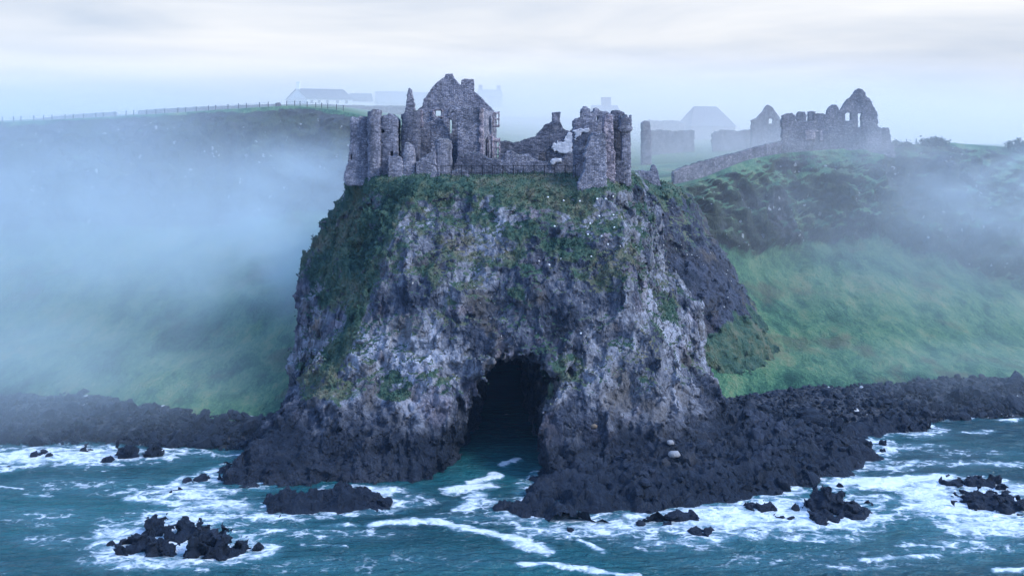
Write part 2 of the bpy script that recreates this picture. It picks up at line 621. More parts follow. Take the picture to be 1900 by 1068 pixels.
def terrain_mat():
    m = M('hillside_grass_and_rock')
    g = m.attr('grass')
    med = m.noise(m.pos, 0.55, 6, 0.65)
    big = m.noise(m.warp(m.pos, 0.1, 6.0), 0.09, 4)
    fine = m.noise(m.scale((1, 1, 0.5)), 3.0, 4, 0.7)
    rock = m.ramp(m.add(m.mul(med, 0.65), m.mul(fine, 0.35)),
                  [(0.36, (0.020, 0.023, 0.026)), (0.52, (0.055, 0.058, 0.064)), (0.66, (0.15, 0.145, 0.155))])
    veg = m.mix(m.step(fine, 0.35, 0.65), (0.018, 0.028, 0.016), (0.055, 0.068, 0.034))
    rock = m.mix(m.step(m.add(big, m.mul(med, 0.4)), 0.56, 0.74), rock, veg)
    vs = m.vor(m.scale((1, 1, 0.8)), 1.1)
    clus = m.mul(m.step(m.noise(m.scale((1, 1, 2.0)), 0.16, 3), 0.46, 0.58), m.step(m.noise(m.pos, 0.6, 2), 0.42, 0.6))
    sp = m.math('LESS_THAN', vs.outputs['Distance'], m.mul(clus, m.step(m.sep(vs.outputs['Color'])[0], 0.45, 1.0, 0.0, 0.50)))
    rock = m.mix(m.mul(sp, 0.8), rock, (0.42, 0.42, 0.42))
    fold = m.noise(m.scale((0.9, 0.28, 0.6), (0, 0, R(32)), m.warp(m.pos, 0.2, 2.0)), 0.42, 5, 0.62)
    comb = m.noise(m.scale((2.6, 0.55, 0.9), (0, 0, R(24)), m.warp(m.pos, 0.35, 2.2)), 1.1, 6, 0.7)
    bright = m.ramp(m.add(m.mul(big, 0.28), m.add(m.mul(fold, 0.34), m.add(m.mul(comb, 0.26), m.mul(fine, 0.18)))),
                    [(0.43, (0.020, 0.064, 0.044)), (0.50, (0.052, 0.138, 0.078)), (0.55, (0.105, 0.215, 0.105)),
                     (0.62, (0.220, 0.250, 0.130))])
    bare = m.step(m.noise(m.warp(m.scale((1, 0.7, 1)), 0.15, 4.0), 0.13, 4), 0.55, 0.70)
    bright = m.mix(m.mul(bare, 0.65), bright, m.mix(comb, (0.085, 0.080, 0.050), (0.150, 0.135, 0.085)))
    gn = m.add(g, m.mul(m.add(med, -0.5), 0.8))
    col = m.mix(m.step(gn, 0.40, 0.60), rock, bright)
    nrm = m.bump(m.add(m.mul(comb, 0.8), m.add(m.mul(med, 0.8), m.mul(fine, 0.5))), 0.9, 1.0)
    return m.surf(col, 0.93, nrm, 0.15)


def beach_mat():
    m = M('dark_boulder_beach')
    v = m.vor(m.warp(m.pos, 1.0, 0.3), 1.6)
    rnd = m.sep(v.outputs['Color'])
    fine = m.noise(m.pos, 2.5, 4, 0.7)
    col = m.ramp(m.add(m.mul(rnd[0], 0.5), m.mul(fine, 0.5)), [(0.25, (0.010, 0.012, 0.016)), (0.7, (0.040, 0.042, 0.050))])
    sp = m.math('GREATER_THAN', m.mul(rnd[1], m.step(m.noise(m.pos, 0.2, 2), 0.45, 0.6, 0.9, 1.0)), 0.965)
    col = m.mix(sp, col, (0.45, 0.44, 0.43))
    h = m.math('SUBTRACT', 1.0, v.outputs['Distance'])
    return m.surf(col, 0.7, m.bump(h, 0.5, 1.0), 0.2)


def sea_mat():
    m = M('sea_water')
    foam = m.attr('foam')
    aer = m.attr('aerated')
    p = m.warp(m.warp(m.pos, 0.30, 1.6), 1.3, 0.5)
    st = m.scale((0.62, 1.2, 1.0), (0, 0, R(8)), p)
    n1 = m.noise(st, 1.1, 8, 0.70, 0.4)
    e1 = m.vor(st, 0.75, 'DISTANCE_TO_EDGE').outputs['Distance']
    e2 = m.vor(st, 2.1, 'DISTANCE_TO_EDGE').outputs['Distance']
    lg = m.step(m.noise(m.pos, 0.55, 3), 0.38, 0.62)
    lace = m.mul(lg, m.add(m.step(e1, 0.0, 0.22, 0.50, 0.0), m.step(e2, 0.0, 0.22, 0.25, 0.0)))
    tex = m.add(m.mul(n1, 1.0), m.mul(lace, 0.55))
    fr = m.add(foam, m.mul(m.add(tex, -0.66), 1.75))
    f = m.mul(m.step(fr, 0.24, 0.98), m.step(foam, 0.06, 0.36))
    f = m.mul(f, 0.92)
    # water
    deep = m.ramp(m.noise(m.scale((0.5, 1, 1)), 0.06, 3), [(0.38, (0.004, 0.042, 0.049)), (0.6, (0.010, 0.088, 0.092))])
    wat = m.mix(m.mul(aer, 0.55), deep, (0.12, 0.27, 0.32))
    w1 = m.noise(m.scale((0.42, 1.0, 1.0), (0, 0, R(-6))), 1.05, 5, 0.62, 0.5)
    w2 = m.noise(m.scale((0.6, 1.0, 1.0), (0, 0, R(14))), 3.2, 3, 0.6)
    wh = m.add(m.mul(w1, 1.0), m.mul(w2, 0.22))
    nrm = m.bump(wh, 1.15, 1.0)
    b = m.n('ShaderNodeBsdfPrincipled')
    m.put(b.inputs['Base Color'], wat)
    b.inputs['Roughness'].default_value = 0.10
    b.inputs['IOR'].default_value = 1.333
    m.put(b.inputs['Normal'], nrm)
    fb = m.n('ShaderNodeBsdfPrincipled')
    m.put(fb.inputs['Base Color'], m.mix(m.noise(m.pos, 2.0, 4), (0.60, 0.63, 0.66), (0.84, 0.85, 0.86)))
    fb.inputs['Roughness'].default_value = 0.8
    m.put(fb.inputs['Normal'], m.bump(m.add(tex, m.mul(w1, 0.5)), 0.5, 0.8))
    mxs = m.n('ShaderNodeMixShader')
    m.put(mxs.inputs[0], f)
    m.t.links.new(b.outputs[0], mxs.inputs[1]); m.t.links.new(fb.outputs[0], mxs.inputs[2])
    m.t.links.new(mxs.outputs[0], m.out.inputs['Surface'])
    return m.m


# ================================================================== SEA STACK (sdf -> mesh)
def level_sdf(levels, xr, yr, zr, hc, fct, sub=3):
    """levels: {z: [(px, Y), ...]} -> fine grid of distances"""
    xs = np.arange(xr[0], xr[1] + hc, hc); ys = np.arange(yr[0], yr[1] + hc, hc)
    zs = np.arange(zr[0], zr[1] + hc, hc)
    X, Y = np.meshgrid(xs, ys, indexing='ij')
    zk = sorted(levels)
    polys = np.array([[((px - CX) / F * y, y) for px, y in levels[k]] for k in zk])
    g = np.empty((len(xs), len(ys), len(zs)), np.float32)
    for i, z in enumerate(zs):
        pl = np.array([[np.interp(z, zk, polys[:, a, b]) for b in (0, 1)] for a in range(polys.shape[1])])
        g[:, :, i] = poly_sdf(X, Y, smooth_closed(pl, sub))
    for ax in range(3):
        g = upsample(g, fct, ax)
    h = hc / fct
    return (xs[0] + h * np.arange(g.shape[0], dtype=np.float32), ys[0] + h * np.arange(g.shape[1], dtype=np.float32),
            zs[0] + h * np.arange(g.shape[2], dtype=np.float32), g, h)


STACK = {
    31.0: [(648, 134), (700, 127), (768, 122.3), (860, 121.3), (1000, 121.2), (1075, 121.5), (1125, 120), (1172, 129), (1182, 160), (720, 160)],
    28.5: [(632, 133), (690, 125), (757, 120.5), (860, 119.3), (1000, 118.4), (1068, 117.6), (1132, 116.6), (1194, 128), (1200, 160), (700, 160)],
    24.0: [(600, 133), (668, 124), (732, 117), (860, 114.5), (1000, 113.4), (1070, 113.2), (1150, 112.6), (1222, 126), (1230, 160), (660, 160)],
    18.0: [(556, 132), (625, 122), (690, 113.5), (850, 110.5), (1000, 109.3), (1080, 109.4), (1170, 109.2), (1230, 122), (1245, 160), (640, 160)],
    12.5: [(540, 130), (586, 119), (648, 110.5), (840, 107.6), (1000, 106.8), (1090, 106.8), (1205, 106.5), (1289, 118), (1290, 160), (640, 160)],
    8.0:  [(542, 128), (560, 117), (592, 108.5), (830, 105.5), (1000, 105.2), (1100, 104.6), (1222, 104.8), (1304, 116), (1300, 160), (640, 160)],
    4.0:  [(545, 126), (505, 114), (478, 105.5), (815, 103.2), (1000, 102.4), (1120, 101.5), (1245, 102.2), (1345, 113), (1330, 160), (640, 160)],
    0.0:  [(552, 126), (440, 108), (368, 99.0), (800, 100.6), (990, 98.5), (1130, 97.2), (1275, 97.5), (1395, 108), (1350, 160), (640, 160)],
    -3.0: [(552, 126), (425, 106), (345, 97.5), (800, 99.6), (990, 97.5), (1130, 96), (1285, 96.0), (1400, 106), (1350, 160), (640, 160)],
}
CAVE = [(862, 930), (862, 850), (878, 800), (888, 765), (903, 738), (918, 712), (945, 694), (975, 688), (1008, 697), (1032, 720),
        (1030, 742), (1020, 772), (1002, 796), (994, 850), (982, 930)]


def build_stack():
    xs, ys, zs, g, h = level_sdf(STACK, (-40, 32), (90, 164), (-3, 35), 1.0, 4, 1)
    X = xs[:, None, None]; Y = ys[None, :, None]; Z = zs[None, None, :]
    ztop = 30.6 + 0.25 * perlin(X * 0.2, Y * 0.2, 0 * X, 3)
    b = Z - ztop
    kk = 1.2
    hh = np.clip(0.5 + 0.5 * (g - b) / kk, 0, 1)
    d = (b + (g - b) * hh + kk * hh * (1 - hh)).astype(np.float32)
    # the sea cave: mouth outline pushed back into the rock, narrowing and turning
    prof = []
    for px, py in CAVE:
        prof.append(((px - CX) / F * 104.0, CAMZ - (py - HY) / F * 104.0))
    XX, ZZ = np.meshgrid(xs, zs, indexing='ij')
    c2 = poly_sdf(XX, ZZ, smooth_closed(prof, 3))
    dep = (ys - 104.0)
    cav = c2[:, None, :] - 0.15 + np.clip(dep, -20, 60)[None, :, None] * 0.035
    # funnel: the mouth flares towards the sea, more on its left side
    fl = np.clip(-(dep - 6.0), 0, 20)[None, :, None]
    cav = cav - fl * np.where(X < -1.2, 0.30, 0.06) * sstep(16, 6, Z) * sstep(-14, -4, X)
    cav = np.maximum(cav, (ys - 156.0)[None, :, None])
    d = np.maximum(d, -cav.astype(np.float32))
    band = np.abs(d) < 3.2
    i, j, k = np.nonzero(band)
    x = xs[i]; y = ys[j]; z = zs[k]
    calm = sstep(29.5, 27.0, z)
    n = 2.1 * fbm(x / 8.0, y / 8.0, z / 10.5, 3, 21) * (0.25 + 0.75 * calm)
    r = 1 - 2 * np.abs(perlin(x / 4.2, y / 4.2, z / 5.5, 31))
    n += 0.8 * r * calm
    wx = x + 1.0 * perlin(x / 3, y / 3, z / 3, 41); wz = z + 1.0 * perlin(x / 3, y / 3, z / 3, 42)
    wx = wx + 0.5 * perlin(x / 0.9, y / 0.9, z / 0.9, 45)
    e, rv, tl = facets(wx / 2.6, y / 2.6, wz / 3.3, 5)
    n += (0.50 * (rv - 0.5) + 0.55 * tl) * (0.2 + 0.8 * calm)
    rf = 1 - 2 * np.abs(perlin(wx / 1.9, y / 1.9, wz / 2.6, 43)); n += 0.38 * rf * calm
    rf = 1 - 2 * np.abs(perlin(wx / 0.85, y / 0.85, wz / 1.1, 44)); n += 0.17 * rf
    e2, rv2 = worley(wx / 0.95, y / 0.95, wz / 1.25, 6)
    n += (0.22 * (rv2 - 0.5)) * (0.2 + 0.8 * calm)
    n += 0.26 * fbm(x / 1.0, y / 1.0, z / 0.8, 3, 51)
    # tall upright fissures
    fs = np.abs(perlin(wx / 3.6, y / 3.6, z / 16, 63)); n -= 0.75 * sstep(0.07, 0.0, fs) * calm
    fs = np.abs(perlin(wx / 1.7, y / 1.7, z / 9, 64)); n -= 0.35 * sstep(0.08, 0.0, fs) * calm
    # rough upright columns and ribs on the lower rock
    low = sstep(9, 4, z)
    n += low * 0.55 * (1 - 2 * np.abs(perlin(x / 1.5, y / 1.5, z / 6, 61)))
    d[i, j, k] += n.astype(np.float32)
    V, Q = surface_nets(d, (xs[0], ys[0], zs[0]), h)
    fr = V[Q].mean(1)[:, 1] < 140
    Q0 = Q
    Vf, Qf = subdivide(V, Q[fr])
    tmp = mk_mesh('tmp', Vf, Qf); Nf_ = normals(tmp); bpy.data.meshes.remove(tmp)
    Vf = fracture(Vf, Nf_, 1.0 - 0.75 * sstep(28.5, 30, Vf[:, 2]), 500)
    V = Vf; Q = np.concatenate([Qf, Q0[~fr]])
    me = mk_mesh('cliff', V, Q)
    N = normals(me)
    x, y, z = V.T
    big = fbm(x / 6, y / 6, z / 5, 3, 71)
    pxs = CX + F * x / y
    # grass: the flat top, the shaggy brow below the castle, ledges, and the gully on the left flank
    gr = sstep(0.45, 0.75, N[:, 2] + 0.45 * big) * sstep(5.5, 9.0, z) * 0.75
    brow = sstep(26.2, 28.6, z + 3.2 * big + 0.9 * sstep(900, 1050, pxs) - 2.5 * sstep(1070, 1130, pxs))
    gr = np.maximum(gr, brow * sstep(-0.25, 0.25, N[:, 2] + 0.2))
    # left flank: green over much of the side face above z=12
    edge = np.interp(z, [8, 12.5, 18, 24, 28.5], [612, 655, 690, 728, 757])
    flank = sstep(16, -20, pxs - edge) * sstep(10.0, 16.5, z + 4 * big - 0.03 * np.clip(edge - pxs - 30, 0, 200))
    gr = np.maximum(gr, flank * (0.66 + 0.7 * big + 0.35 * N[:, 2]))
    arete = sstep(34, 8, np.abs(pxs - edge + 14 + 8 * big)) * sstep(7.0, 9.5, z) * (y < 128)
    gr = np.maximum(gr, arete * (0.74 + 0.6 * big))
    mott = sstep(11, 21, z + 5 * big) * sstep(640, 760, pxs) * (y < 130)
    gr = np.maximum(gr, mott * (0.28 + 0.75 * fbm(x / 2.6, y / 2.6, z / 1.7, 3, 72) + 0.3 * N[:, 2]))
    # a strip of green along the arete and a few named ledges (px, z, rx, rz)
    fine_ = fbm(x / 1.4, y / 1.4, z / 1.1, 3, 73)
    for cx_, cz_, rx, rz in ((690, 21, 22, 4.0), (655, 15.0, 16, 3.0), (1130, 19.5, 50, 1.6), (1240, 14.6, 34, 1.7), (1060, 22.5, 70, 1.4),
                             (600, 7.4, 60, 2.2), (735, 8.2, 40, 1.5), (1055, 10.5, 34, 1.5), (1015, 7.6, 14, 2.2), (980, 24.3, 60, 1.2),
                             (1170, 22.0, 30, 1.0)):
        q = ((pxs - cx_) / rx) ** 2 + ((z - cz_ + 0.8 * big) / rz) ** 2
        gr = np.maximum(gr, sstep(1.6, 0.1, q) * (0.56 + 0.5 * N[:, 2] + 0.8 * fine_) * (y < 128))
    gr = gr * sstep(5.0, 7.5, z + 2 * big)
    add_attr(me, 'grass', gr)
    obj('cliff', me, ROCK, kind='structure')
    return V, Q, N, gr


def tufts(name, pts, nrm, size, lean, mat, blades=4, seed=3, flat=False, **props):
    """one mesh of grass tufts: each a fan of narrow bent blades"""
    r = np.random.default_rng(seed)
    n = len(pts)
    N_ = n * blades
    base = np.repeat(pts, blades, 0) + r.normal(0, 1, (N_, 3)) * np.repeat(size, blades)[:, None] * 0.25
    nn = np.repeat(nrm, blades, 0)
    sz = np.repeat(size, blades) * r.uniform(0.6, 1.3, N_)
    up = nn * 0.45 + np.array([0, 0, 0.75]) + r.normal(0, 0.38, (N_, 3))
    if flat:      # combed by wind and weight: lying along the slope
        tg = nn * nn[:, 2:3] - np.array([0, 0, 1.0]) + r.normal(0, 0.30, (N_, 3))
        up = nn * 0.40 + tg * 0.9
    up /= np.linalg.norm(up, axis=1)[:, None]
    drp = nn * 0.7 + np.array([0, 0, -lean]) + r.normal(0, 0.3, (N_, 3))
    drp /= np.linalg.norm(drp, axis=1)[:, None]
    side = np.cross(up, nn + r.normal(0, 0.35, (N_, 3))) if flat else np.cross(up, r.normal(0, 1, (N_, 3)))
    side /= np.linalg.norm(side, axis=1)[:, None] + 1e-6
    wdt = (sz * r.uniform(0.10, 0.2, N_))[:, None]
    b0 = base - nn * 0.08
    mid = b0 + up * (sz * 0.6)[:, None]
    tip = mid + (up * 0.35 + drp * 0.65) * (sz * 0.75)[:, None]
    V = np.stack([b0 - side * wdt, b0 + side * wdt, mid + side * wdt * 0.8, mid - side * wdt * 0.8, tip], 1).reshape(-1, 3)
    o_ = (np.arange(N_) * 5)[:, None]
    T = np.concatenate([o_ + np.array([[0, 1, 2]]), o_ + np.array([[0, 2, 3]]), o_ + np.array([[3, 2, 4]])])
    me = mk_mesh(name, V, T)
    add_attr(me, 'grass', np.ones(len(V)))
    return obj(name, me, mat, **props)


V, Q, Nn, gr = build_stack()
stack_bvh = BVHTree.FromPolygons(V.tolist(), Q.tolist())
cen = V[Q].mean(1)
fn = Nn[Q].mean(1); fn /= np.linalg.norm(fn, axis=1)[:, None] + 1e-6
fg = gr[Q].mean(1)
pick = (RNG.random(len(Q)) < np.clip((fg - 0.45) * 0.5, 0, 0.16)) & (cen[:, 1] < 146)
tufts('grass', cen[pick], fn[pick], RNG.uniform(0.14, 0.34, pick.sum()), 0.9, GRASS, 4, 4, kind='stuff')

# dark headland behind the stack, joining it to the mainland
HEAD = {
    30.0: [(1080, 151), (1180, 150), (1222, 153), (1240, 165), (1215, 195), (1080, 195)],
    27.0: [(1050, 147), (1185, 146), (1255, 150), (1276, 165), (1250, 195), (1050, 195)],
    20.0: [(1050, 143), (1200, 142), (1300, 147), (1316, 163), (1290, 195), (1050, 195)],
    11.0: [(1050, 139), (1230, 137), (1362, 142), (1382, 160), (1330, 195), (1050, 195)],
    4.0:  [(1050, 133), (1260, 131), (1420, 137), (1440, 160), (1340, 195), (1050, 195)],
    -2.0: [(1050, 131), (1270, 129.5), (1440, 135), (1460, 160), (1340, 195), (1050, 195)],
}


def build_headland():
    xs, ys, zs, g, h = level_sdf(HEAD, (8, 54), (128, 200), (-2, 34), 1.4, 4)
    X = xs[:, None, None]; Y = ys[None, :, None]; Z = zs[None, None, :]
    ztop = 30.0 - 0.05 * (Y - 150) + 0.6 * perlin(X * 0.15, Y * 0.15, 0 * X, 7) - 0.22 * np.clip(X - 19.5, 0, 20)
    d = np.maximum(g, (Z - ztop)).astype(np.float32)
    i, j, k = np.nonzero(np.abs(d) < 3.2)
    x = xs[i]; y = ys[j]; z = zs[k]
    n = 1.3 * fbm(x / 7, y / 7, z / 10, 3, 121) + 0.9 * (1 - 2 * np.abs(perlin(x / 3.2, y / 3.2, z / 9, 131)))
    e, rv, tl = facets(x / 1.8, y / 1.8, z / 3.2, 15)
    n += 0.7 * (rv - 0.5) + 0.45 * tl - 0.3 * sstep(0.2, 0.0, e) + 0.25 * fbm(x, y, z, 2, 141)
    d[i, j, k] += n.astype(np.float32)
    V, Q = surface_nets(d, (xs[0], ys[0], zs[0]), h)
    fr = V[Q].mean(1)[:, 1] < 172
    Vf, Qf = subdivide(V, Q[fr])
    tmp = mk_mesh('tmp', Vf, Qf); Nf_ = normals(tmp); bpy.data.meshes.remove(tmp)
    V = fracture(Vf, Nf_, 1.0, 520)
    Q = np.concatenate([Qf, Q[~fr]])
    me = mk_mesh('headland', V, Q)
    N = normals(me)
    x, y, z = V.T
    big = fbm(x / 5, y / 5, z / 5, 3, 151)
    gr = sstep(0.35, 0.7, N[:, 2] + 0.5 * big)
    gr = gr * sstep(14, 24, z) * 0.9
    gr = np.maximum(gr, sstep(12.5, 7.0, z + 3.5 * big) * 0.95)
    gr = np.maximum(gr, sstep(23.5, 27.0, z + 4 * big) * 0.75)
    add_attr(me, 'grass', gr)
    obj('headland', me, DARKROCK, kind='structure')
    return V, Q, N, gr


V, Q, Nn, gr = build_headland()
cen = V[Q].mean(1); fn = Nn[Q].mean(1); fg = gr[Q].mean(1)
pick = (RNG.random(len(Q)) < np.clip((fg - 0.45) * 0.4, 0, 0.12)) & (cen[:, 1] < 185) & (cen[:, 2] > 23)
tufts('grass', cen[pick], fn[pick], RNG.uniform(0.18, 0.4, pick.sum()), 0.8, GRASS, 3, 5, kind='stuff')

# ================================================================== MAINLAND
# columns of the bay measured on the photograph: px -> (py, Y or z) of each break in the profile
def col(pxs, vals):
    return lambda q: np.interp(q, pxs, vals)


pxg = np.arange(-520, 2460, 5.0)
ker = np.ones(9) / 9


def smooth1(a):
    return np.convolve(np.pad(a, 4, mode='edge'), ker, 'valid')


wat_py = smooth1(np.interp(pxg, [-520, 0, 200, 400, 540, 620, 700, 1150, 1250, 1500, 1600, 1680, 1750, 1900, 2460],
                           [824, 824, 827, 833, 838, 838, 655, 655, 850, 850, 818, 794, 781, 775, 775]))
bea_py = smooth1(np.interp(pxg, [-520, 150, 250, 400, 500, 620, 700, 1150, 1250, 1330, 1400, 1600, 1750, 1900, 2460],
                           [727, 728, 745, 765, 775, 772, 640, 640, 745, 740, 728, 712, 701, 703, 703]))
base = [(-520, 440, 190), (0, 432, 190), (200, 432, 190), (400, 425, 192), (540, 405, 190), (640, 395, 186), (760, 385, 185), (1050, 385, 185),
        (1180, 405, 176), (1250, 440, 172), (1310, 446, 171), (1390, 488, 178), (1450, 470, 187), (1500, 452, 190), (1650, 452, 190),
        (1750, 485, 187), (1900, 540, 181), (2100, 560, 180), (2460, 560, 180)]
top = [(-520, 240, 203), (0, 228, 203), (200, 219, 204), (400, 206, 206), (540, 197, 208), (640, 206, 206), (760, 240, 203), (900, 285, 200),
       (1050, 312, 195), (1180, 338, 186), (1250, 345, 181), (1300, 336, 183), (1340, 317, 187), (1390, 296, 192), (1450, 285, 196),
       (1500, 281, 198), (1650, 271, 203), (1750, 264, 205), (1900, 277, 205), (2460, 277, 205)]
field = [  # px, then py at Y = 225, 255, 300, 340, 420, 650
    (-520, 240, 238, 236, 235, 236, 240), (0, 229, 226, 224, 224, 228, 236), (200, 219, 217, 215, 214, 220, 230),
    (400, 205, 204, 203, 202, 208, 220), (540, 197, 195, 193.5, 193, 200, 215), (640, 204, 200, 196, 194, 198, 212),
    (760, 235, 225, 210, 200, 193, 195), (930, 280, 266, 245, 232, 219, 217), (1050, 300, 278, 258, 244, 226, 217),
    (1180, 308, 288, 266, 252, 235, 228), (1250, 303, 282, 262, 252, 246, 246), (1330, 296, 278, 258, 252, 250, 252),
    (1400, 285, 273, 262, 258, 257, 258), (1470, 280, 275, 271, 269, 267, 266), (1650, 271, 270, 269, 268, 267, 266),
    (1750, 268, 269, 268, 267, 266, 265.5), (1900, 276, 272, 269, 267, 266, 265.5), (2460, 277, 273, 270, 268, 266, 265.5)]


def tab(t, c):
    return smooth1(np.interp(pxg, [r[0] for r in t], [r[c] for r in t]))


ZB = 2.5
Yw = F * CAMZ / (wat_py - HY)
Yb = F * (CAMZ - ZB) / (bea_py - HY)
Yb = np.maximum(Yb, Yw + 3.0)
Ys_, Yt = tab(base, 2), tab(top, 2)
zs_ = CAMZ - (tab(base, 1) - HY) / F * Ys_ + 2.6 * fbm(pxg / 90, 0 * pxg, 0 * pxg, 3, 97) * (1 - np.exp(-((pxg - 1340) / 110) ** 2))
zt_ = CAMZ - (tab(top, 1) - HY) / F * Yt
FY = [225, 255, 300, 340, 420, 650]
fz = [CAMZ - (tab(field, k + 1) - HY) / F * FY[k] for k in range(6)]


def sheet(rows):
    """rows: list of (Y array, z array) -> grid of vertices (rows, cols, 3)"""
    Y = np.array([r[0] + 0 * pxg for r in rows]); Z = np.array([r[1] + 0 * pxg for r in rows])
    return np.stack([(pxg[None, :] - CX) / F * Y, Y, Z], -1)


def between(a, b, n, bend=0.0, end=False):
    out = []
    for i in range(n + (1 if end else 0)):
        t = i / n
        out.append((a[0] + (b[0] - a[0]) * t, a[1] + (b[1] - a[1]) * t - bend * math.sin(math.pi * t)))
    return out


def grid_faces(nr, nc):
    i = np.arange(nr - 1)[:, None] * nc + np.arange(nc - 1)[None, :]
    i = i.ravel()
    return np.stack([i, i + 1, i + nc + 1, i + nc], 1)


def build_mainland():
    kn_w, kn_u = (Yw, 0 * Yw - 0.3), (Yw - 6, 0 * Yw - 1.8)
    kn_b, kn_s, kn_t = (Yb, 0 * Yb + ZB), (Ys_, zs_), (Yt, zt_)
    # --- beach
    rows = between(kn_u, kn_w, 8) + between(kn_w, kn_b, 46) + between(kn_b, (Yb + 5, 0 * Yb + ZB + 0.9), 6, 0, True)
    G = sheet(rows)
    x, y, z = [G[..., k].ravel() for k in range(3)]
    e, rv = worley(x / 1.1, y / 1.1, z * 0, 81)
    big = fbm(x / 9, y / 9, z * 0, 3, 82)
    zz = z + 0.22 * (rv - 0.4) * sstep(0.0, 0.3, e) + 0.45 * big
    # sink the far edge of the beach under the grass
    ln = np.repeat(np.array([0.0] * (len(rows) - 7) + [0.2 * k for k in range(7)]), len(pxg))
    zz = zz - ln
    Vb = np.stack([x, y, zz], 1)
    obj('beach', mk_mesh('beach', Vb, grid_faces(len(rows), len(pxg))), beach_mat(), kind='structure')
    # --- hillside: grass slope, then cliff, then the brow
    rows = between((Yb - 1.0, 0 * Yb + ZB - 0.5), kn_b, 3) + between(kn_b, kn_s, 120, 1.6) + between(kn_s, kn_t, 70, -1.0) \
        + between(kn_t, (0 * Yt + FY[0], fz[0]), 10, 0, True)
    G = sheet(rows)
    x, y, z = [G[..., k].ravel() for k in range(3)]
    rr = np.repeat(np.arange(len(rows)), len(pxg))
    inc = sstep(118, 130, rr) * sstep(198, 190, rr)            # 1 on the cliff
    edge = sstep(0, 8, rr) * (0.12 + 0.88 * sstep(194, 172, rr)) * sstep(203, 196, rr)
    amp = (0.55 + 1.1 * inc) * edge
    n = fbm(x / 22, y / 22, z / 16, 2, 90) * 3.2 * sstep(0, 60, rr) + fbm(x / 9, y / 9, z / 9, 4, 91) * 1.9 + 0.5 * (1 - 2 * np.abs(perlin(x / 3, y / 3, z / 4, 92)))
    e, rv = worley(x / 2.4, y / 2.4, z / 2.4, 93)
    n += inc * (1.5 * (rv - 0.5) - 0.4 * sstep(0.2, 0, e) + 1.2 * (1 - 2 * np.abs(perlin(x / 5, y / 5, z / 9, 98))))
    # gullies and sheep-trod folds running down the grass
    n += (1 - inc) * 0.45 * fbm(x / 2.2, y / 5.0, z / 2.0, 3, 94)
    yy = y - n * amp * (0.35 + 0.65 * inc)
    zz = z + n * amp * (0.65 - 0.3 * inc)
    Vh = np.stack([x, yy, zz], 1)
    Fh = grid_faces(len(rows), len(pxg))
    me = mk_mesh('hillside', Vh, Fh)
    N = normals(me)
    px = CX + F * x / y
    b2 = fbm(x / 12, y / 12, z / 8, 3, 95)
    g = 1.0 - inc * (1.0 - 0.25 * sstep(700, 1250, px)) + 0.55 * b2 * sstep(90, 125, rr) + 0.25 * inc * (N[:, 2] > 0.6)
    g += 0.6 * sstep(186, 197, rr)
    add_attr(me, 'grass', g)
    obj('hillside', me, terrain_mat(), kind='structure')
    # --- fields
    rows = []
    pts = [(0 * Yt + FY[k], fz[k]) for k in range(6)]
    for k in range(5):
        rows += between(pts[k], pts[k + 1], 14, 0, k == 4)
    G = sheet(rows)
    x, y, z = [G[..., k].ravel() for k in range(3)]
    z = z + 0.25 * fbm(x / 14, y / 14, 0 * x, 3, 96) * sstep(225, 235, y)
    mf = M('field_grass')
    a = mf.noise(mf.pos, 0.12, 4); b_ = mf.noise(mf.pos, 1.2, 4, 0.65)
    mf.surf(mf.ramp(mf.add(mf.mul(a, 0.6), mf.mul(b_, 0.4)), [(0.36, (0.035, 0.085, 0.035)), (0.6, (0.075, 0.140, 0.060))]), 0.95,
            mf.bump(b_, 0.3), 0.1)
    obj('field', mk_mesh('field', np.stack([x, y, z], 1), grid_faces(len(rows), len(pxg))), mf.m, kind='structure')


build_mainland()


# ================================================================== SHORE ROCK PLATFORM
SHORE = [  # outline on the water (px, py), greatest height, rise per metre
    ([(975, 925), (1060, 948), (1180, 952), (1300, 943), (1350, 936), (1420, 922), (1480, 905), (1560, 880), (1612, 862), (1634, 846),
      (1600, 828), (1560, 822), (1480, 800), (1400, 770), (1300, 780), (1200, 850), (1000, 880)], 1.6, 0.36),
    ([(1345, 870), (1420, 872), (1500, 866), (1540, 856), (1500, 825), (1440, 800), (1350, 790), (1300, 800), (1310, 860)], 2.6, 0.5),
    ([(1540, 822), (1600, 815), (1690, 800), (1720, 790), (1690, 785), (1600, 790), (1540, 800)], 0.9, 0.4),
    ([(930, 945), (985, 930), (1050, 948), (1090, 965), (1170, 970), (1240, 968), (1270, 985), (1180, 985), (1090, 982), (1020, 975), (960, 955)], 0.7, 0.4),
    ([(488, 945), (500, 930), (560, 922), (640, 905), (700, 928), (728, 935), (700, 944), (640, 950), (560, 956), (510, 956)], 0.7, 0.35),
    ([(1300, 940), (1420, 935), (1450, 945), (1360, 955), (1300, 952)], 0.45, 0.3),
]


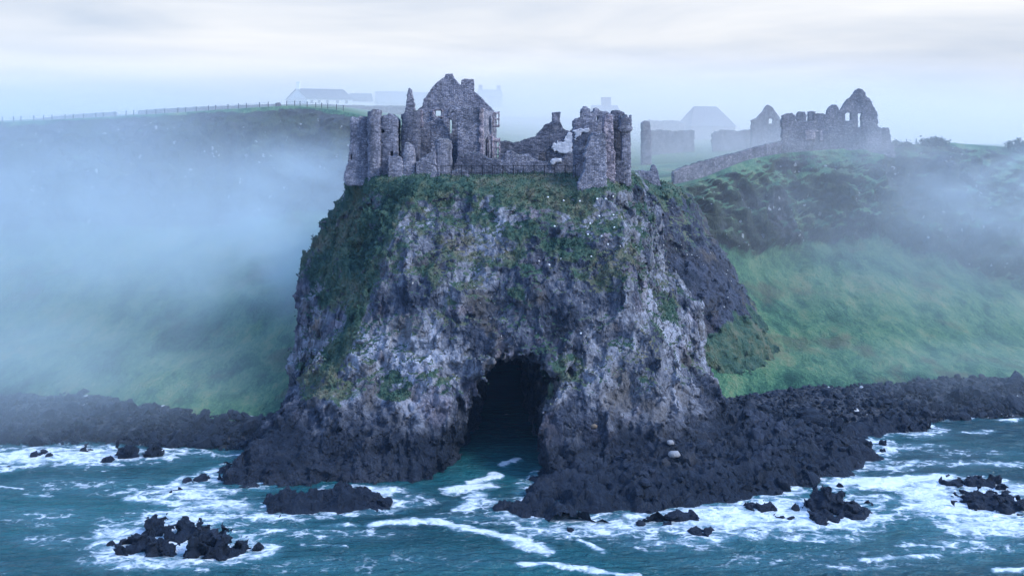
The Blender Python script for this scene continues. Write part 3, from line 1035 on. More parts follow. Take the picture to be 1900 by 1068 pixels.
def build_shore():
    h = 0.2
    xs = np.arange(-30, 52, h); ys = np.arange(90.5, 132, h)
    X, Y = np.meshgrid(xs, ys, indexing='ij')
    Z = np.full(X.shape, -1.6, np.float32)
    ed = 0.9 * fbm(X / 2.5, Y / 2.5, 0 * X, 4, 161)
    for pl, mxh, sl_ in SHORE:
        w_ = [sea_pt(a, b)[:2] for a, b in pl]
        d = -poly_sdf(X, Y, w_) + ed
        Z = np.maximum(Z, np.minimum(d * sl_ * 1.2 - 0.25, mxh))
    Z += 0.9 * fbm(X / 4, Y / 4, 0 * X, 3, 162) * (Z > -1)
    wx = X + 0.4 * perlin(X / 1.5, Y / 1.5, 0 * X, 163)
    e, rv, tl = facets(wx / 1.7 + Y / 6, Y / 1.3, 0 * X, 164)
    e2, rv2, tl2 = facets(wx / 0.65, Y / 0.5, 0 * X, 165)
    m_ = sstep(-1.0, 0.3, Z)
    Z += m_ * (0.55 * (rv - 0.45) + 0.50 * tl + 0.25 * (rv2 - 0.4) + 0.34 * tl2 + 0.7 * (1 - 2 * np.abs(perlin((X + 0.6 * Y) / 5, (Y - 0.2 * X) / 2.2, 0 * X, 167))) + 0.1 * fbm(X * 2, Y * 2, 0 * X, 2, 166))
    Vv = np.stack([X.ravel(), Y.ravel(), Z.ravel()], 1)
    Ff = grid_faces(len(xs), len(ys))[:, ::-1]
    keep = Z.ravel()[Ff].max(1) > -0.9
    Ff = Ff[keep]
    used = np.unique(Ff); mp_ = np.full(len(Vv), -1); mp_[used] = np.arange(len(used))
    obj('shore', mk_mesh('shore', Vv[used], mp_[Ff]), SHOREROCK, kind='structure')
    return X, Y, Z


SX, SY, SZ = build_shore()

# ================================================================== SEA
ROCKS = [  # lumps (px, py of the waterline in front, width px, height px), label, group
    ([(281, 996, 40, 29), (268, 998, 22, 14)], 'dark squat block of rock standing on the surf-washed reef in the left bay'),
    ([(262, 1024, 60, 20), (232, 1030, 36, 22), (300, 1032, 46, 24), (275, 1036, 40, 16), (240, 1012, 24, 10)], 'low jagged ledge with white water pouring over it, left bay'),
    ([(350, 1000, 50, 26), (322, 1006, 36, 16), (372, 1002, 26, 18)], 'middle ridge of dark rock between the squat block and the largest boulder of the reef'),
    ([(388, 1036, 74, 44), (362, 1036, 40, 34), (425, 1032, 50, 22), (408, 1030, 40, 32)], 'largest dark boulder of the left reef, hump-backed with surf around it'),
    ([(476, 1024, 22, 12)], 'small wave-washed rock just to the side of the hump-backed boulder'),
    ([(232, 850, 34, 24)], 'hazy dome-shaped rock at the edge of the misty beach'),
    ([(280, 848, 34, 20), (290, 846, 16, 18)], 'hazy flat-topped rock beside the dome-shaped one off the misty beach'),
    ([(195, 858, 26, 7)], 'thin low rock awash in front of the dome-shaped rock'),
    ([(376, 892, 26, 14), (368, 894, 20, 8)], 'small peaked rock in the foam off the left foot of the stack'),
    ([(420, 880, 40, 12), (440, 878, 26, 8)], 'low dark rock tucked against the left foot of the stack'),
    ([(1538, 952, 60, 34), (1520, 950, 22, 32), (1560, 954, 50, 22), (1585, 958, 40, 12)], 'tall jagged rock with a pointed top in the right-hand surf'),
    ([(1545, 972, 60, 14), (1522, 970, 30, 9), (1595, 966, 40, 14)], 'low broken ledge under the tall jagged rock, white water running off it'),
    ([(1420, 950, 44, 14), (1402, 948, 26, 10)], 'low dark rock between the shore platform and the tall jagged rock'),
    ([(1775, 903, 44, 14), (1758, 902, 20, 11)], 'rounded pair of humps at the near end of the far right reef'),
    ([(1822, 903, 40, 18), (1845, 903, 40, 15), (1808, 904, 26, 12)], 'highest peaked rock of the far right reef'),
    ([(1862, 910, 22, 9)], 'small outermost rock of the far right reef'),
    ([(1850, 948, 110, 16), (1800, 938, 50, 8), (1890, 952, 60, 14)], 'broad wet slab with foam sheeting down its face at the right edge'),
    ([(1265, 972, 60, 16), (1240, 974, 30, 10), (1282, 970, 24, 14)], 'cluster of dark lumps in the surf below the right foot of the stack'),
    ([(1310, 993, 40, 10), (1290, 990, 30, 8)], 'wave-covered rock in front of the cluster of lumps below the stack'),
    ([(1700, 802, 56, 16), (1675, 800, 36, 10)], 'long dark rock at the tip of the boulder spit by the right beach'),
    ([(1605, 838, 40, 18), (1580, 836, 36, 14)], 'angular dark rock at the seaward point of the shore platform'),
    ([(1640, 840, 10, 6)], 'single tiny rock just off the point of the shore platform'),
    ([(1705, 762, 30, 18)], 'large dark boulder at the water edge of the right beach'),
    ([(712, 941, 34, 14)], 'rounded rock at the end of the small reef left of the cave inlet'),
    ([(505, 952, 36, 16)], 'blocky rock at the outer corner of the small reef left of the cave inlet'),
]
SMALL = [(318, 918), (330, 915), (345, 895), (303, 985), (340, 968), (352, 966), (205, 1015), (60, 848), (75, 845), (10, 868), (160, 838), (90, 848),
         (1480, 948), (1470, 968), (1615, 938), (1640, 826), (1560, 905), (1450, 962), (985, 962), (1000, 958), (1060, 985), (1210, 966), (1225, 970), (1190, 975)]


def build_rock(lumps, label, seed, group=None, h=None):
    pts = [sea_pt(px, py) for px, py, _, _ in lumps]
    sc = [p[1] / F for p in pts]
    R_ = [(l[2] * s * 0.5, max(l[2] * s * 0.42, 0.5), l[3] * s * 0.9) for l, s in zip(lumps, sc)]
    C_ = [np.array([p[0], p[1] + r[1] * 0.8, -0.15]) for p, r in zip(pts, R_)]
    lo = np.min([c - np.array([r[0], r[1], 0]) for c, r in zip(C_, R_)], 0) - 0.7
    hi = np.max([c + np.array(r) for c, r in zip(C_, R_)], 0) + 0.8
    lo[2] = -0.7
    h = h or (0.09 if max(hi[:2] - lo[:2]) < 3 else 0.14)
    ax = [np.arange(lo[k], hi[k] + h, h, dtype=np.float32) for k in range(3)]
    X, Y, Z = np.meshgrid(*ax, indexing='ij')
    d = np.full(X.shape, 9, np.float32)
    for c, r in zip(C_, R_):
        q = (np.abs((X - c[0]) / r[0]) ** 2.6 + np.abs((Y - c[1]) / r[1]) ** 2.6 + np.abs((Z - c[2]) / (r[2] + .15)) ** 2.2) ** 0.42 - 0.86
        d = np.minimum(d, q * min(r))
    e, rv, tl = facets(X / 0.95 + seed, Y / 0.95, Z / 0.9, seed)
    e2, rv2, tl2 = facets(X / 0.4 + seed, Y / 0.4, Z / 0.45, seed + 1)
    k = min(1.0, max(r[2] for r in R_) / 1.2)
    d = d + k * (0.55 * (rv - 0.50) + 0.7 * tl + 0.18 * (rv2 - 0.5) + 0.22 * tl2 - 0.10 * sstep(0.2, 0, e) + 0.4 * perlin(X / 1.3 + seed, Y / 1.3, Z / 1.3, seed))
    d = np.maximum(d, -0.6 - Z)
    V, Q = surface_nets(d.astype(np.float32), lo, h)
    b = np.array([C_[0][0], C_[0][1], 0.0])
    o = obj('sea_rock', mk_mesh('sea_rock', V - b, Q), SHOREROCK, None, b.tolist(), label=label, category='rock')
    o['group'] = group or 'dark rocks standing in the surf'
    return C_, R_


rock_c = []
for i, (lp, lb) in enumerate(ROCKS):
    c_, r_ = build_rock(lp, lb, 200 + 3 * i)
    rock_c += list(zip(c_, r_))
for i, (px, py) in enumerate(SMALL):
    c_, r_ = build_rock([(px, py, RNG.uniform(12, 20), RNG.uniform(5, 8))],
                        'small low rock barely breaking the surface of the foaming sea', 400 + 3 * i, 'little rocks awash in the surf', 0.08)
    rock_c += list(zip(c_, r_))

FOAM_AREAS = [  # px, py, rx, ry, strength
    (140, 845, 210, 22, .75), (40, 850, 120, 18, .8), (300, 838, 120, 10, .55), (420, 842, 90, 10, .35),
    (345, 915, 110, 20, .70), (260, 912, 60, 10, .6), (410, 940, 120, 20, .62), (350, 960, 130, 20, .72), (330, 1012, 175, 42, .78),
    (215, 1000, 60, 40, .66), (270, 1045, 130, 16, .62), (520, 985, 90, 16, .42), (500, 958, 90, 12, .66), (90, 1000, 60, 16, .35),
    (700, 912, 70, 12, .82), (740, 930, 90, 16, .55), (900, 935, 60, 16, .45), (960, 960, 80, 14, .62), (1010, 985, 80, 18, .60),
    (1150, 975, 150, 26, .66), (1330, 962, 200, 34, .80), (1480, 958, 150, 36, .78), (1250, 1005, 120, 20, .50), (1560, 965, 110, 26, .80),
    (1430, 935, 110, 14, .72), (1530, 1000, 90, 14, .55), (1380, 990, 120, 16, .6),
    (1640, 895, 95, 11, 1.15), (1720, 915, 65, 24, .95), (1800, 940, 160, 34, .92), (1850, 975, 130, 30, .80), (1850, 905, 120, 14, .75),
    (1600, 860, 60, 10, .55), (1690, 830, 70, 8, .5), (1660, 868, 50, 9, .55), (1620, 925, 120, 10, .5), (1540, 870, 40, 9, .5),
    (1800, 777, 60, 4, .65), (1880, 779, 40, 3, .6), (1740, 860, 130, 9, .42), (1860, 862, 60, 5, .55), (1810, 803, 30, 3, .6),
    (1190, 958, 60, 8, .7), (860, 962, 90, 12, .38), (620, 990, 140, 14, .34), (800, 1040, 300, 26, .16), (1500, 1040, 300, 26, .25),
    (150, 900, 160, 20, .30), (80, 960, 100, 20, .30), (1780, 1010, 140, 20, .45), (480, 900, 50, 10, .45),
    (1800, 840, 120, 8, .3), (600, 1050, 200, 14, .25),
]
FOAM_LINES = [  # points, half width px (vertical), strength
    ([(960, 852), (940, 858), (934, 862)], 4, 1.0), ([(915, 880), (925, 884), (900, 890), (870, 896)], 4, 1.0),
    ([(905, 901), (870, 905), (838, 910)], 7, 1.2), ([(885, 920), (880, 932), (862, 945)], 8, .9),
    ([(690, 975), (722, 971), (770, 968), (800, 966), (850, 978), (900, 986), (940, 993), (965, 1000), (990, 1016), (1018, 1022)], 5, 1.0),
    ([(955, 1000), (985, 1012), (1010, 1020)], 8, 1.0), ([(600, 975), (660, 974)], 3, .6),
    ([(965, 1046), (1030, 1047), (1070, 1054), (1120, 1062), (1180, 1068)], 4, .95),
    ([(1070, 1000), (1090, 1010), (1120, 1022)], 3, .8), ([(1560, 897), (1640, 892), (1700, 888), (1760, 886)], 7, 1.2),
    ([(1600, 905), (1680, 906), (1740, 900)], 4, .9), ([(1655, 870), (1680, 862), (1700, 856)], 4, .9),
    ([(1600, 1040), (1650, 1036), (1740, 1030)], 4, .75), ([(1850, 1053), (1900, 1056)], 4, .8), ([(1540, 1052), (1600, 1056), (1660, 1050)], 3, .6),
    ([(1480, 893), (1560, 868), (1625, 850)], 6, .75), ([(1420, 922), (1480, 903)], 6, .7), ([(1780, 861), (1900, 860)], 3, .7),
    ([(240, 925), (330, 935), (420, 930)], 6, .8), ([(560, 1010), (640, 1014)], 3, .5), ([(0, 902), (40, 906)], 2, .6), ([(50, 918), (90, 920)], 3, .6),
    ([(410, 965), (370, 962), (340, 955), (300, 962)], 8, .8), ([(480, 1010), (420, 1000)], 8, .7),
]


def seg_d(px, py, pts, sy):
    d = np.full(px.shape, 1e9, np.float32)
    for (ax, ay), (bx, by) in zip(pts[:-1], pts[1:]):
        ex, ey = (bx - ax) * 0.42, by - ay
        wx, wy = (px - ax) * 0.42, py - ay
        t = np.clip((wx * ex + wy * ey) / (ex * ex + ey * ey + 1e-6), 0, 1)
        d = np.minimum(d, (wx - t * ex) ** 2 + (wy - t * ey) ** 2)
    return np.sqrt(d) / sy


def build_sea():
    def axis(a, b, h, lo, hi):
        core = list(np.arange(a, b, h)); s = h
        up = core[-1]
        while up < hi:
            s *= 1.25; up += s; core.append(min(up, hi))
        s = h; dn = core[0]; pre = []
        while dn > lo:
            s *= 1.25; dn -= s; pre.append(max(dn, lo))
        return np.array(pre[::-1] + core)
    xs = axis(-62, 72, 0.22, -430, 430); ys = axis(74, 128, 0.22, -130, 320)
    X, Y = np.meshgrid(xs, ys, indexing='ij')
    x, y = X.ravel(), Y.ravel()
    z = 0.20 * fbm(x / 7, y / 3.2, 0 * x, 3, 301) + 0.17 * fbm(x / 2.4, y / 1.1, 0 * x, 3, 302) + 0.12 * perlin(x / 15, y / 6, 0 * x, 303)
    # authoring map: where each point of the water lies on the survey picture
    ok = y > 40
    yy = np.where(ok, y, 40.0)
    px = CX + F * x / yy; py = HY + F * CAMZ / yy
    wxp = px + 26 * fbm(x / 5, y / 4, 0 * x, 3, 304); wyp = py + 6 * fbm(x / 4, y / 4, 0 * x, 3, 305)
    foam = np.zeros(x.shape, np.float32)
    for cx_, cy_, rx, ry, s in FOAM_AREAS:
        q = np.sqrt(((wxp - cx_) / rx) ** 2 + ((wyp - cy_) / ry) ** 2)
        foam = np.maximum(foam, 1.2 * s * sstep(1.5, 0.15, q))
    lx = px + 7 * fbm(x / 2, y / 2, 0 * x, 2, 306); ly = py + 2.5 * fbm(x / 2, y / 2, 0 * x, 3, 307)
    for pts, hw, s in FOAM_LINES:
        foam = np.maximum(foam, s * sstep(1.9, 0.2, seg_d(lx, ly, pts, hw)))
    # collars of foam round each rock
    for c, r in rock_c:
        k = np.sqrt(((x - c[0]) / (r[0] + 0.9)) ** 2 + ((y - c[1]) / (r[1] + 0.9)) ** 2)
        foam = np.maximum(foam, 0.66 * sstep(2.1, 0.95, k))
    # wash along the shore platform
    ii = np.clip(((x - SX[0, 0]) / 0.2).astype(int), 0, SX.shape[0] - 1); jj = np.clip(((y - SY[0, 0]) / 0.2).astype(int), 0, SX.shape[1] - 1)
    B = (SZ > -0.4).astype(np.float32)
    for _ in range(3):
        for axx in (0, 1):
            cs = np.cumsum(np.pad(B, [(5, 4) if a == axx else (0, 0) for a in (0, 1)], mode='edge'), axis=axx)
            B = (np.take(cs, range(9, cs.shape[axx]), axx) - np.take(cs, range(0, cs.shape[axx] - 9), axx)) / 9.0
            n_ = SX.shape[axx] - B.shape[axx]
            if n_ > 0:
                B = np.pad(B, [(n_ // 2, n_ - n_ // 2) if a == axx else (0, 0) for a in (0, 1)], mode='edge')
    inr = (x > SX[0, 0]) & (x < SX[-1, 0]) & (y > SY[0, 0]) & (y < SY[0, -1])
    foam = np.maximum(foam, np.where(inr, 0.66 * sstep(0.05, 0.35, B[ii, jj]) * (0.75 + 0.5 * fbm(x / 5, y / 5, 0 * x, 2, 309)), 0))
    # calm dark water inside the cave
    cave = sstep(862, 880, px) * sstep(985, 975, px) * sstep(900, 880, py) * ok
    keep = np.zeros(x.shape, np.float32)
    for pts, hw, s in FOAM_LINES[:3]:
        keep = np.maximum(keep, s * sstep(1.5, 0.4, seg_d(lx, ly, pts, hw)))
    foam = foam * (1 - cave) + keep * cave
    # scattered whitecaps on open water
    wc = sstep(0.33, 0.6, fbm(x / 9, y / 3.0, 0 * x, 4, 308) * 1.1)
    foam = np.maximum(foam, 0.30 * wc * ok)
    foam *= ok
    aer = np.clip(foam * 1.1, 0, 1)
    z = z * (1 - 0.5 * sstep(0.8, 1.1, foam)) + 0.10 * foam
    me = mk_mesh('sea', np.stack([x, y, z], 1), grid_faces(len(xs), len(ys))[:, ::-1])
    add_attr(me, 'foam', foam)
    add_attr(me, 'aerated', aer)
    obj('sea', me, sea_mat(), kind='structure')


build_sea()

# ================================================================== BOULDER BEACH AND LOOSE BOULDERS


def ico(sub=1):
    import bmesh
    bm = bmesh.new()
    bmesh.ops.create_icosphere(bm, subdivisions=sub, radius=1.0)
    v = np.array([q.co[:] for q in bm.verts]); f = np.array([[q.index for q in t.verts] for t in bm.faces])
    bm.free()
    return v, f


IV, IF = ico(2)


def rubble(name, pts, size, mat, seed, **props):
    r = np.random.default_rng(seed)
    n = len(pts)
    A = r.normal(0, 1, (n, 3, 3)); Qm = np.linalg.qr(A)[0]
    s = np.stack([size * r.uniform(.8, 1.3, n), size * r.uniform(.7, 1.1, n), size * r.uniform(.5, .85, n)], 1)
    V = IV[None] * s[:, None, :]
    pn = r.normal(0, 1, (n, 9, 3)); pn /= np.linalg.norm(pn, axis=2)[..., None]
    dt = np.einsum('vk,npk->nvp', IV, pn)
    cut = (r.uniform(.55, 1.0, (n, 1, 9)) / np.maximum(dt, 1e-3)).min(2)
    V = V * np.minimum(cut, 1.25)[..., None]
    V = np.einsum('nij,nvj->nvi', Qm, V) + pts[:, None, :]
    Fc = (IF[None] + (np.arange(n) * len(IV))[:, None, None]).reshape(-1, 3)
    return obj(name, mk_mesh(name, V.reshape(-1, 3), Fc, False), mat, **props)


def beach_pts(n, pxlo, pxhi, seed):
    r = np.random.default_rng(seed)
    q = r.uniform(pxlo, pxhi, n); t = r.random(n)
    yw, yb = np.interp(q, pxg, Yw), np.interp(q, pxg, Yb)
    Y = yw + (yb - yw) * t
    x = (q - CX) / F * Y
    z = ZB * t + 0.45 * fbm(x / 9, Y / 9, 0 * x, 3, 82)
    return np.stack([x, Y, z], 1)


BOULDER = beach_mat()
BOULDER.name = 'beach_boulder'
p1 = beach_pts(3400, 1240, 1960, 51)
rubble('beach_rubble', p1, np.random.default_rng(1).lognormal(-1.75, 0.62, len(p1)), SHOREROCK, 52, kind='stuff')
p2 = beach_pts(2600, -40, 600, 53)
rubble('beach_rubble', p2, np.random.default_rng(2).lognormal(-1.75, 0.62, len(p2)), SHOREROCK, 54, kind='stuff')
# fallen blocks strewn on the shore platform under the right buttress of the stack
r_ = np.random.default_rng(77)
sel = np.argwhere((SZ > 0.2) & (SX > 10) & (SX < 38) & (SY < 116))
sel = sel[r_.choice(len(sel), 700, replace=False)]
p3 = np.stack([SX[sel[:, 0], sel[:, 1]], SY[sel[:, 0], sel[:, 1]], SZ[sel[:, 0], sel[:, 1]]], 1)
rubble('shore_rubble', p3, r_.lognormal(-1.45, 0.6, len(p3)), SHOREROCK, 55, kind='stuff')


def cast(px, py):
    d = Vector(((px - CX) / F, 1.0, -(py - HY) / F)).normalized()
    return stack_bvh.ray_cast(Vector((0, 0, CAMZ)), d)


def boulder(px, py, rad, label, mat, group='big boulders under the stack'):
    hit = cast(px, py)[0]
    if hit is None:
        return
    k = np.random.default_rng(int(px * 7 + py))
    dn = perlin(IV[:, 0] * 1.2 + k.uniform(0, 50), IV[:, 1] * 1.2, IV[:, 2] * 1.2, 5)
    v = IV * np.array([1.15, 0.85, 0.72]) * rad * (1 + 0.6 * dn)[:, None]
    obj('boulder', mk_mesh('boulder', v, IF), mat, None, (hit.x, hit.y - rad * 0.3, hit.z), label=label, category='boulder', group=group)


PALEROCK = plain_mat('pale_fallen_rock', (0.22, 0.215, 0.22), 0.3, 1.5, 0.9, 0.1, 3.0)
boulder(1250, 842, 0.55, 'pale grey angular boulder resting at the foot of the right buttress', PALEROCK)
boulder(1243, 820, 0.36, 'smaller pale boulder lying just above the pale angular one', PALEROCK)
boulder(1102, 790, 0.33, 'tan rounded boulder lodged in the rock face right of the cave', plain_mat('tan_rock', (0.16, 0.12, 0.085), 0.3))

# white anchor plates that pin the rock netting under the corner tower
for px, py in ((1046, 372), (1076, 373), (1108, 369), (1124, 369), (1137, 364), (1112, 401), (1138, 399), (1095, 415), (1140, 422), (1091, 435),
               (1116, 438), (1128, 453), (1150, 457), (1180, 459), (1097, 476), (1041, 480), (1019, 491), (1029, 420), (1017, 366), (1078, 618)):
    hit, nn_, ix_, ds_ = cast(px, py)
    if hit is None:
        continue
    import bmesh
    bm = bmesh.new()
    bmesh.ops.create_cone(bm, cap_ends=True, segments=8, radius1=0.12, radius2=0.09, depth=0.10)
    mt_ = Vector(nn_).to_track_quat('Z', 'Y').to_matrix().to_4x4()
    bmesh.ops.transform(bm, matrix=mt_, verts=bm.verts)
    me = bpy.data.meshes.new('rock_anchor'); bm.to_mesh(me); bm.free()
    obj('rock_anchor', me, STEEL, None, (hit.x + nn_.x * .05, hit.y + nn_.y * .05, hit.z + nn_.z * .05),
        label='white anchor plate pinning netting to the rock face below the corner tower', category='rock anchor', group='white anchor plates on the cliff')


# ================================================================== CASTLE
def ruin(name, outline, Y, thick, mat, parent=None, holes=(), bulge=0.0, yaw=0.0, anchor=None, h=0.10, jag=0.09, rough=0.045, seed=None, root=None, **props):
    """stone wall: an outline measured on the photograph, at its own distance, with real thickness and a broken edge"""
    seed = seed if seed is not None else int(abs(outline[0][0] * 3 + outline[0][1] * 7 + Y)) % 9973
    ca, sa = math.cos(yaw), math.sin(yaw)
    ax_ = anchor if anchor is not None else outline[0][0]
    k0 = (ax_ - CX) / F
    x0 = k0 * Y

    def uz(p):
        kx = (p[0] - CX) / F
        u = (kx * Y - x0) / (ca - kx * sa)
        t = Y + u * sa
        return (u, CAMZ - (p[1] - HY) / F * t)
    pl = [uz(p) for p in outline]; hl = [[uz(p) for p in q] for q in holes]
    us = [p[0] for p in pl]; zs_ = [p[1] for p in pl]
    m_ = 0.5
    ua = np.arange(min(us) - m_, max(us) + m_ + h, h, dtype=np.float32)
    va = np.arange(-bulge - m_, thick + m_ + h, h, dtype=np.float32)
    za = np.arange(min(zs_) - m_, max(zs_) + m_ + h, h, dtype=np.float32)
    U2, Z2 = np.meshgrid(ua, za, indexing='ij')
    # broken, coursed edge
    bz = np.floor(Z2 / 0.28)
    e, rv = worley(U2 / 0.45, 0 * U2 + seed, Z2 / 0.28, seed)
    d2 = poly_sdf(U2, Z2, pl) + jag * ((rv - 0.5) * 1.6 + 1.2 * perlin(U2 / 0.9, 0 * U2 + seed * 1.3, Z2 / 0.9, seed + 1))
    for q in hl:
        d2 = np.maximum(d2, -(poly_sdf(U2, Z2, q) + 0.25 * jag * (rv - 0.5)))
    uc, hw = 0.5 * (min(us) + max(us)), 0.5 * (max(us) - min(us))
    front = -bulge * 0.38 * np.sqrt(np.clip(1 - ((ua - uc) / (hw * 1.02)) ** 2, 0, 1))
    back = thick + (bulge * 0.0)
    U, Vv, Z = np.meshgrid(ua, va, za, indexing='ij')
    e3, rv3 = worley(U / 0.42, Vv / 0.42, Z / 0.24, seed + 2)
    bumpy = rough * ((rv3 - 0.5) * 1.5 - 0.5 * sstep(0.25, 0, e3)) + rough * 1.2 * perlin(U / 1.4, Vv / 1.4 + seed, Z / 1.4, seed + 3)
    dv = np.maximum(front[:, None, None] - Vv, Vv - back)
    d = np.maximum(d2[:, None, :], dv) + bumpy
    V, Q = surface_nets(d.astype(np.float32), (ua[0], va[0], za[0]), h)
    W = np.stack([x0 + V[:, 0] * ca - V[:, 1] * sa, Y + V[:, 0] * sa + V[:, 1] * ca, V[:, 2]], 1)
    if root is None and parent is not None:
        root = parent
    if parent is not None:
        b = np.array(PB[parent.name]); loc = None
    else:
        b = np.array([W[:, 0].mean(), W[:, 1].mean(), W[:, 2].min()]); loc = b.tolist()
    o = obj(name, mk_mesh(name, W - b, Q), mat, parent, loc, **props)
    PB[o.name] = b
    return o


PB = {}


def building(name, px, py, Y, label, category, group=None):
    b = P(px, py, Y)
    o = thing(name, b.tolist(), label, category, group)
    PB[o.name] = b
    return o


def box_part(name, boxes, mat, parent):
    """axis aligned boxes given in world coordinates ((x0,y0,z0),(x1,y1,z1)) joined into one part"""
    V, Fc = [], []
    b = np.array(PB[parent.name])
    for lo, hi in boxes:
        n = len(V)
        for k in range(8):
            V.append([(hi if k >> a & 1 else lo)[a] for a in range(3)])
        Fc += [[n + i for i in f] for f in ((0, 2, 3, 1), (4, 5, 7, 6), (0, 1, 5, 4), (2, 6, 7, 3), (0, 4, 6, 2), (1, 3, 7, 5))]
    return obj(name, mk_mesh(name, np.array(V) - b, np.array(Fc), False), mat, parent)


# --- left tower
t = building('ruined_tower', 695, 325, 128.5, 'broken curved tower at the left end of the clifftop castle', 'tower', 'castle on the rock')
ruin('curved_wall', [(644, 345), (637, 334), (640, 318), (646, 300), (650, 262), (651, 218), (656, 217), (660, 220), (668, 216), (684, 217), (686, 345)], 129, 3.0, STONE, t, bulge=1.0,
     holes=[[(651, 285), (654, 285), (654, 297), (651, 297)]])
ruin('turret', [(682, 345), (682, 206), (690, 207), (693, 204), (704, 205), (705, 240), (706, 345)], 128.0, 2.4, STONE, t, bulge=0.9)
ruin('round_wall', [(703, 345), (705, 223), (712, 214), (722, 211), (731, 213), (738, 222), (739, 290), (741, 312), (742, 340)], 129, 3.0, STONE, t,
     holes=[[(708, 240), (714, 240), (714, 247), (708, 247)], [(725, 281), (730, 281), (730, 290), (725, 290)]], bulge=1.3)
ruin('low_wall', [(720, 338), (721, 292), (734, 290), (746, 291), (748, 338)], 126.5, 1.2, STONE, t)
# --- pinnacle tower
t = building('pinnacle_tower', 760, 325, 128, 'narrow tower topped by a leaning stone spike left of the great gable', 'tower', 'castle on the rock')
pt = ruin('tower_wall', [(744, 338), (745, 213), (750, 210), (752, 206), (775, 204), (777, 338)], 129.5, 3.0, STONE_DARK, t, bulge=1.0)
ruin('spike', [(751, 209), (753, 190), (755, 176), (757, 164), (760, 162), (763, 167), (766, 178), (769, 190), (771, 200), (773, 209)], 130.0, 0.9, STONE, pt, jag=0.09)
ruin('broken_wall', [(746, 338), (747, 290), (751, 266), (758, 264), (766, 272), (770, 290), (773, 338)], 126.8, 1.4, STONE_LIGHT, t, bulge=0.8)
# --- manor house
t = building('manor_house', 850, 322, 133, 'tall roofless manor house with a steep stone gable and chimney', 'castle building', 'castle on the rock')
gw = ruin('gable_wall', [(776, 332), (777, 202), (784, 197), (786, 184), (791, 180), (798, 167), (808, 155), (818, 147), (826, 143), (827, 137), (840, 137), (842, 144), (852, 156), (860, 161),
                    (872, 166), (881, 170), (893, 181), (905, 193), (917, 206), (920, 332)], 135, 0.9, STONE, t,
     holes=[[(808, 205), (818, 205), (818, 215), (808, 215)], [(834.5, 222), (838.5, 222), (838, 248), (834.5, 248)]], jag=0.05)
ruin('chimney', [(856, 185), (856, 149), (862, 146), (879, 147), (880, 190)], 135.6, 1.3, STONE, t, jag=0.05)
iw = ruin('inner_wall', [(848, 332), (848, 214), (843, 206), (836, 208), (831, 216), (829, 212), (833, 201), (840, 197), (850, 199), (893, 198), (897, 200), (897, 332)], 131.5, 0.8, STONE, t, jag=0.07)
ruin('side_wall', [(896, 332), (896, 200), (905, 204), (917, 207), (922, 214), (922, 332)], 131.5, 0.8, STONE_LIGHT, t, yaw=R(66), anchor=896, jag=0.08,
     holes=[[(903, 262), (907, 262), (907, 305), (903, 305)]])
ruin('bay_window', [(914, 236), (914, 210), (917, 208), (927, 207), (927, 236)], 133.0, 0.5, STONE_PINK, t, jag=0.03, rough=0.03, h=0.09,
          holes=[[(916.5, 211), (919.8, 211), (919.8, 220), (916.5, 220)], [(921.2, 211), (924.5, 211), (924.5, 220), (921.2, 220)],
                 [(916.5, 222), (919.8, 222), (919.8, 232), (916.5, 232)], [(921.2, 222), (924.5, 222), (924.5, 232), (921.2, 232)]])
u_ = ruin('bay_window', [(903, 318), (904, 258), (908, 251), (913, 247), (916, 256), (928, 256), (928, 318)], 132.2, 0.5, STONE_PINK, t, jag=0.04, rough=0.03, h=0.09,
     holes=[[(906, 262), (910, 256), (910, 308), (906, 308)], [(917, 264), (920.2, 264), (920.2, 273), (917, 273)], [(917, 275), (920.2, 275), (920.2, 286), (917, 286)],
            [(917, 288), (920.2, 288), (920.2, 303), (917, 303)], [(922, 264), (925.2, 264), (925.2, 273), (922, 273)], [(922, 275), (925.2, 275), (925.2, 286), (922, 286)],
            [(922, 288), (925.2, 288), (925.2, 303), (922, 303)]])
ruin('bay_mullion', [(912, 315), (912, 253), (915, 253), (915, 315)], 132.0, 0.3, STONE_PINK, u_, jag=0.02, rough=0.03, h=0.09)
ruin('corner_stones', [(889, 300), (891, 288), (888, 282), (891, 270), (888, 262), (891, 250), (888, 240), (891, 228), (888, 218), (891, 208), (889, 201), (897, 201), (898, 300)], 131.3, 0.3,
     STONE_PINK, iw, jag=0.05, rough=0.04, h=0.09)
ruin('corner_stones', [(777, 236), (777, 204), (783, 203), (785, 212), (783, 220), (786, 228), (784, 236)], 134.8, 0.3, STONE_PINK, gw, jag=0.05, rough=0.04, h=0.09)
ruin('window_surround', [(801, 218), (801, 203), (822, 203), (822, 207), (819, 207), (819, 204.5), (807, 204.5), (807, 216), (822, 216), (822, 218)], 134.8, 0.3, STONE_PINK, gw, jag=0.02, rough=0.03, h=0.08)
ruin('stub_wall', [(799, 332), (799, 224), (803, 214), (811, 216), (820, 222), (828, 234), (834, 248), (838, 270), (838, 332)], 132.5, 0.8, STONE_LIGHT, t)
ruin('round_stair', [(806, 335), (806, 262), (811, 258), (828, 257), (836, 262), (838, 335)], 127.2, 2.4, STONE_LIGHT, t, bulge=1.2)
ruin('low_wall', [(771, 335), (772, 302), (784, 293), (797, 284), (808, 276), (810, 335)], 126.2, 0.9, STONE, t)
ruin('foundation_wall', [(836, 332), (845, 300), (853, 290), (870, 284), (888, 281), (905, 292), (928, 296), (930, 332)], 128.5, 0.9, STONE_DARK, t)
ruin('rubble_stub', [(797, 336), (799, 322), (806, 318), (815, 320), (816, 336)], 122.3, 0.7, STONE_LIGHT, t)
ruin('fallen_wall', [(836, 332), (838, 316), (852, 313), (866, 318), (876, 332)], 124.0, 0.8, STONE, t)
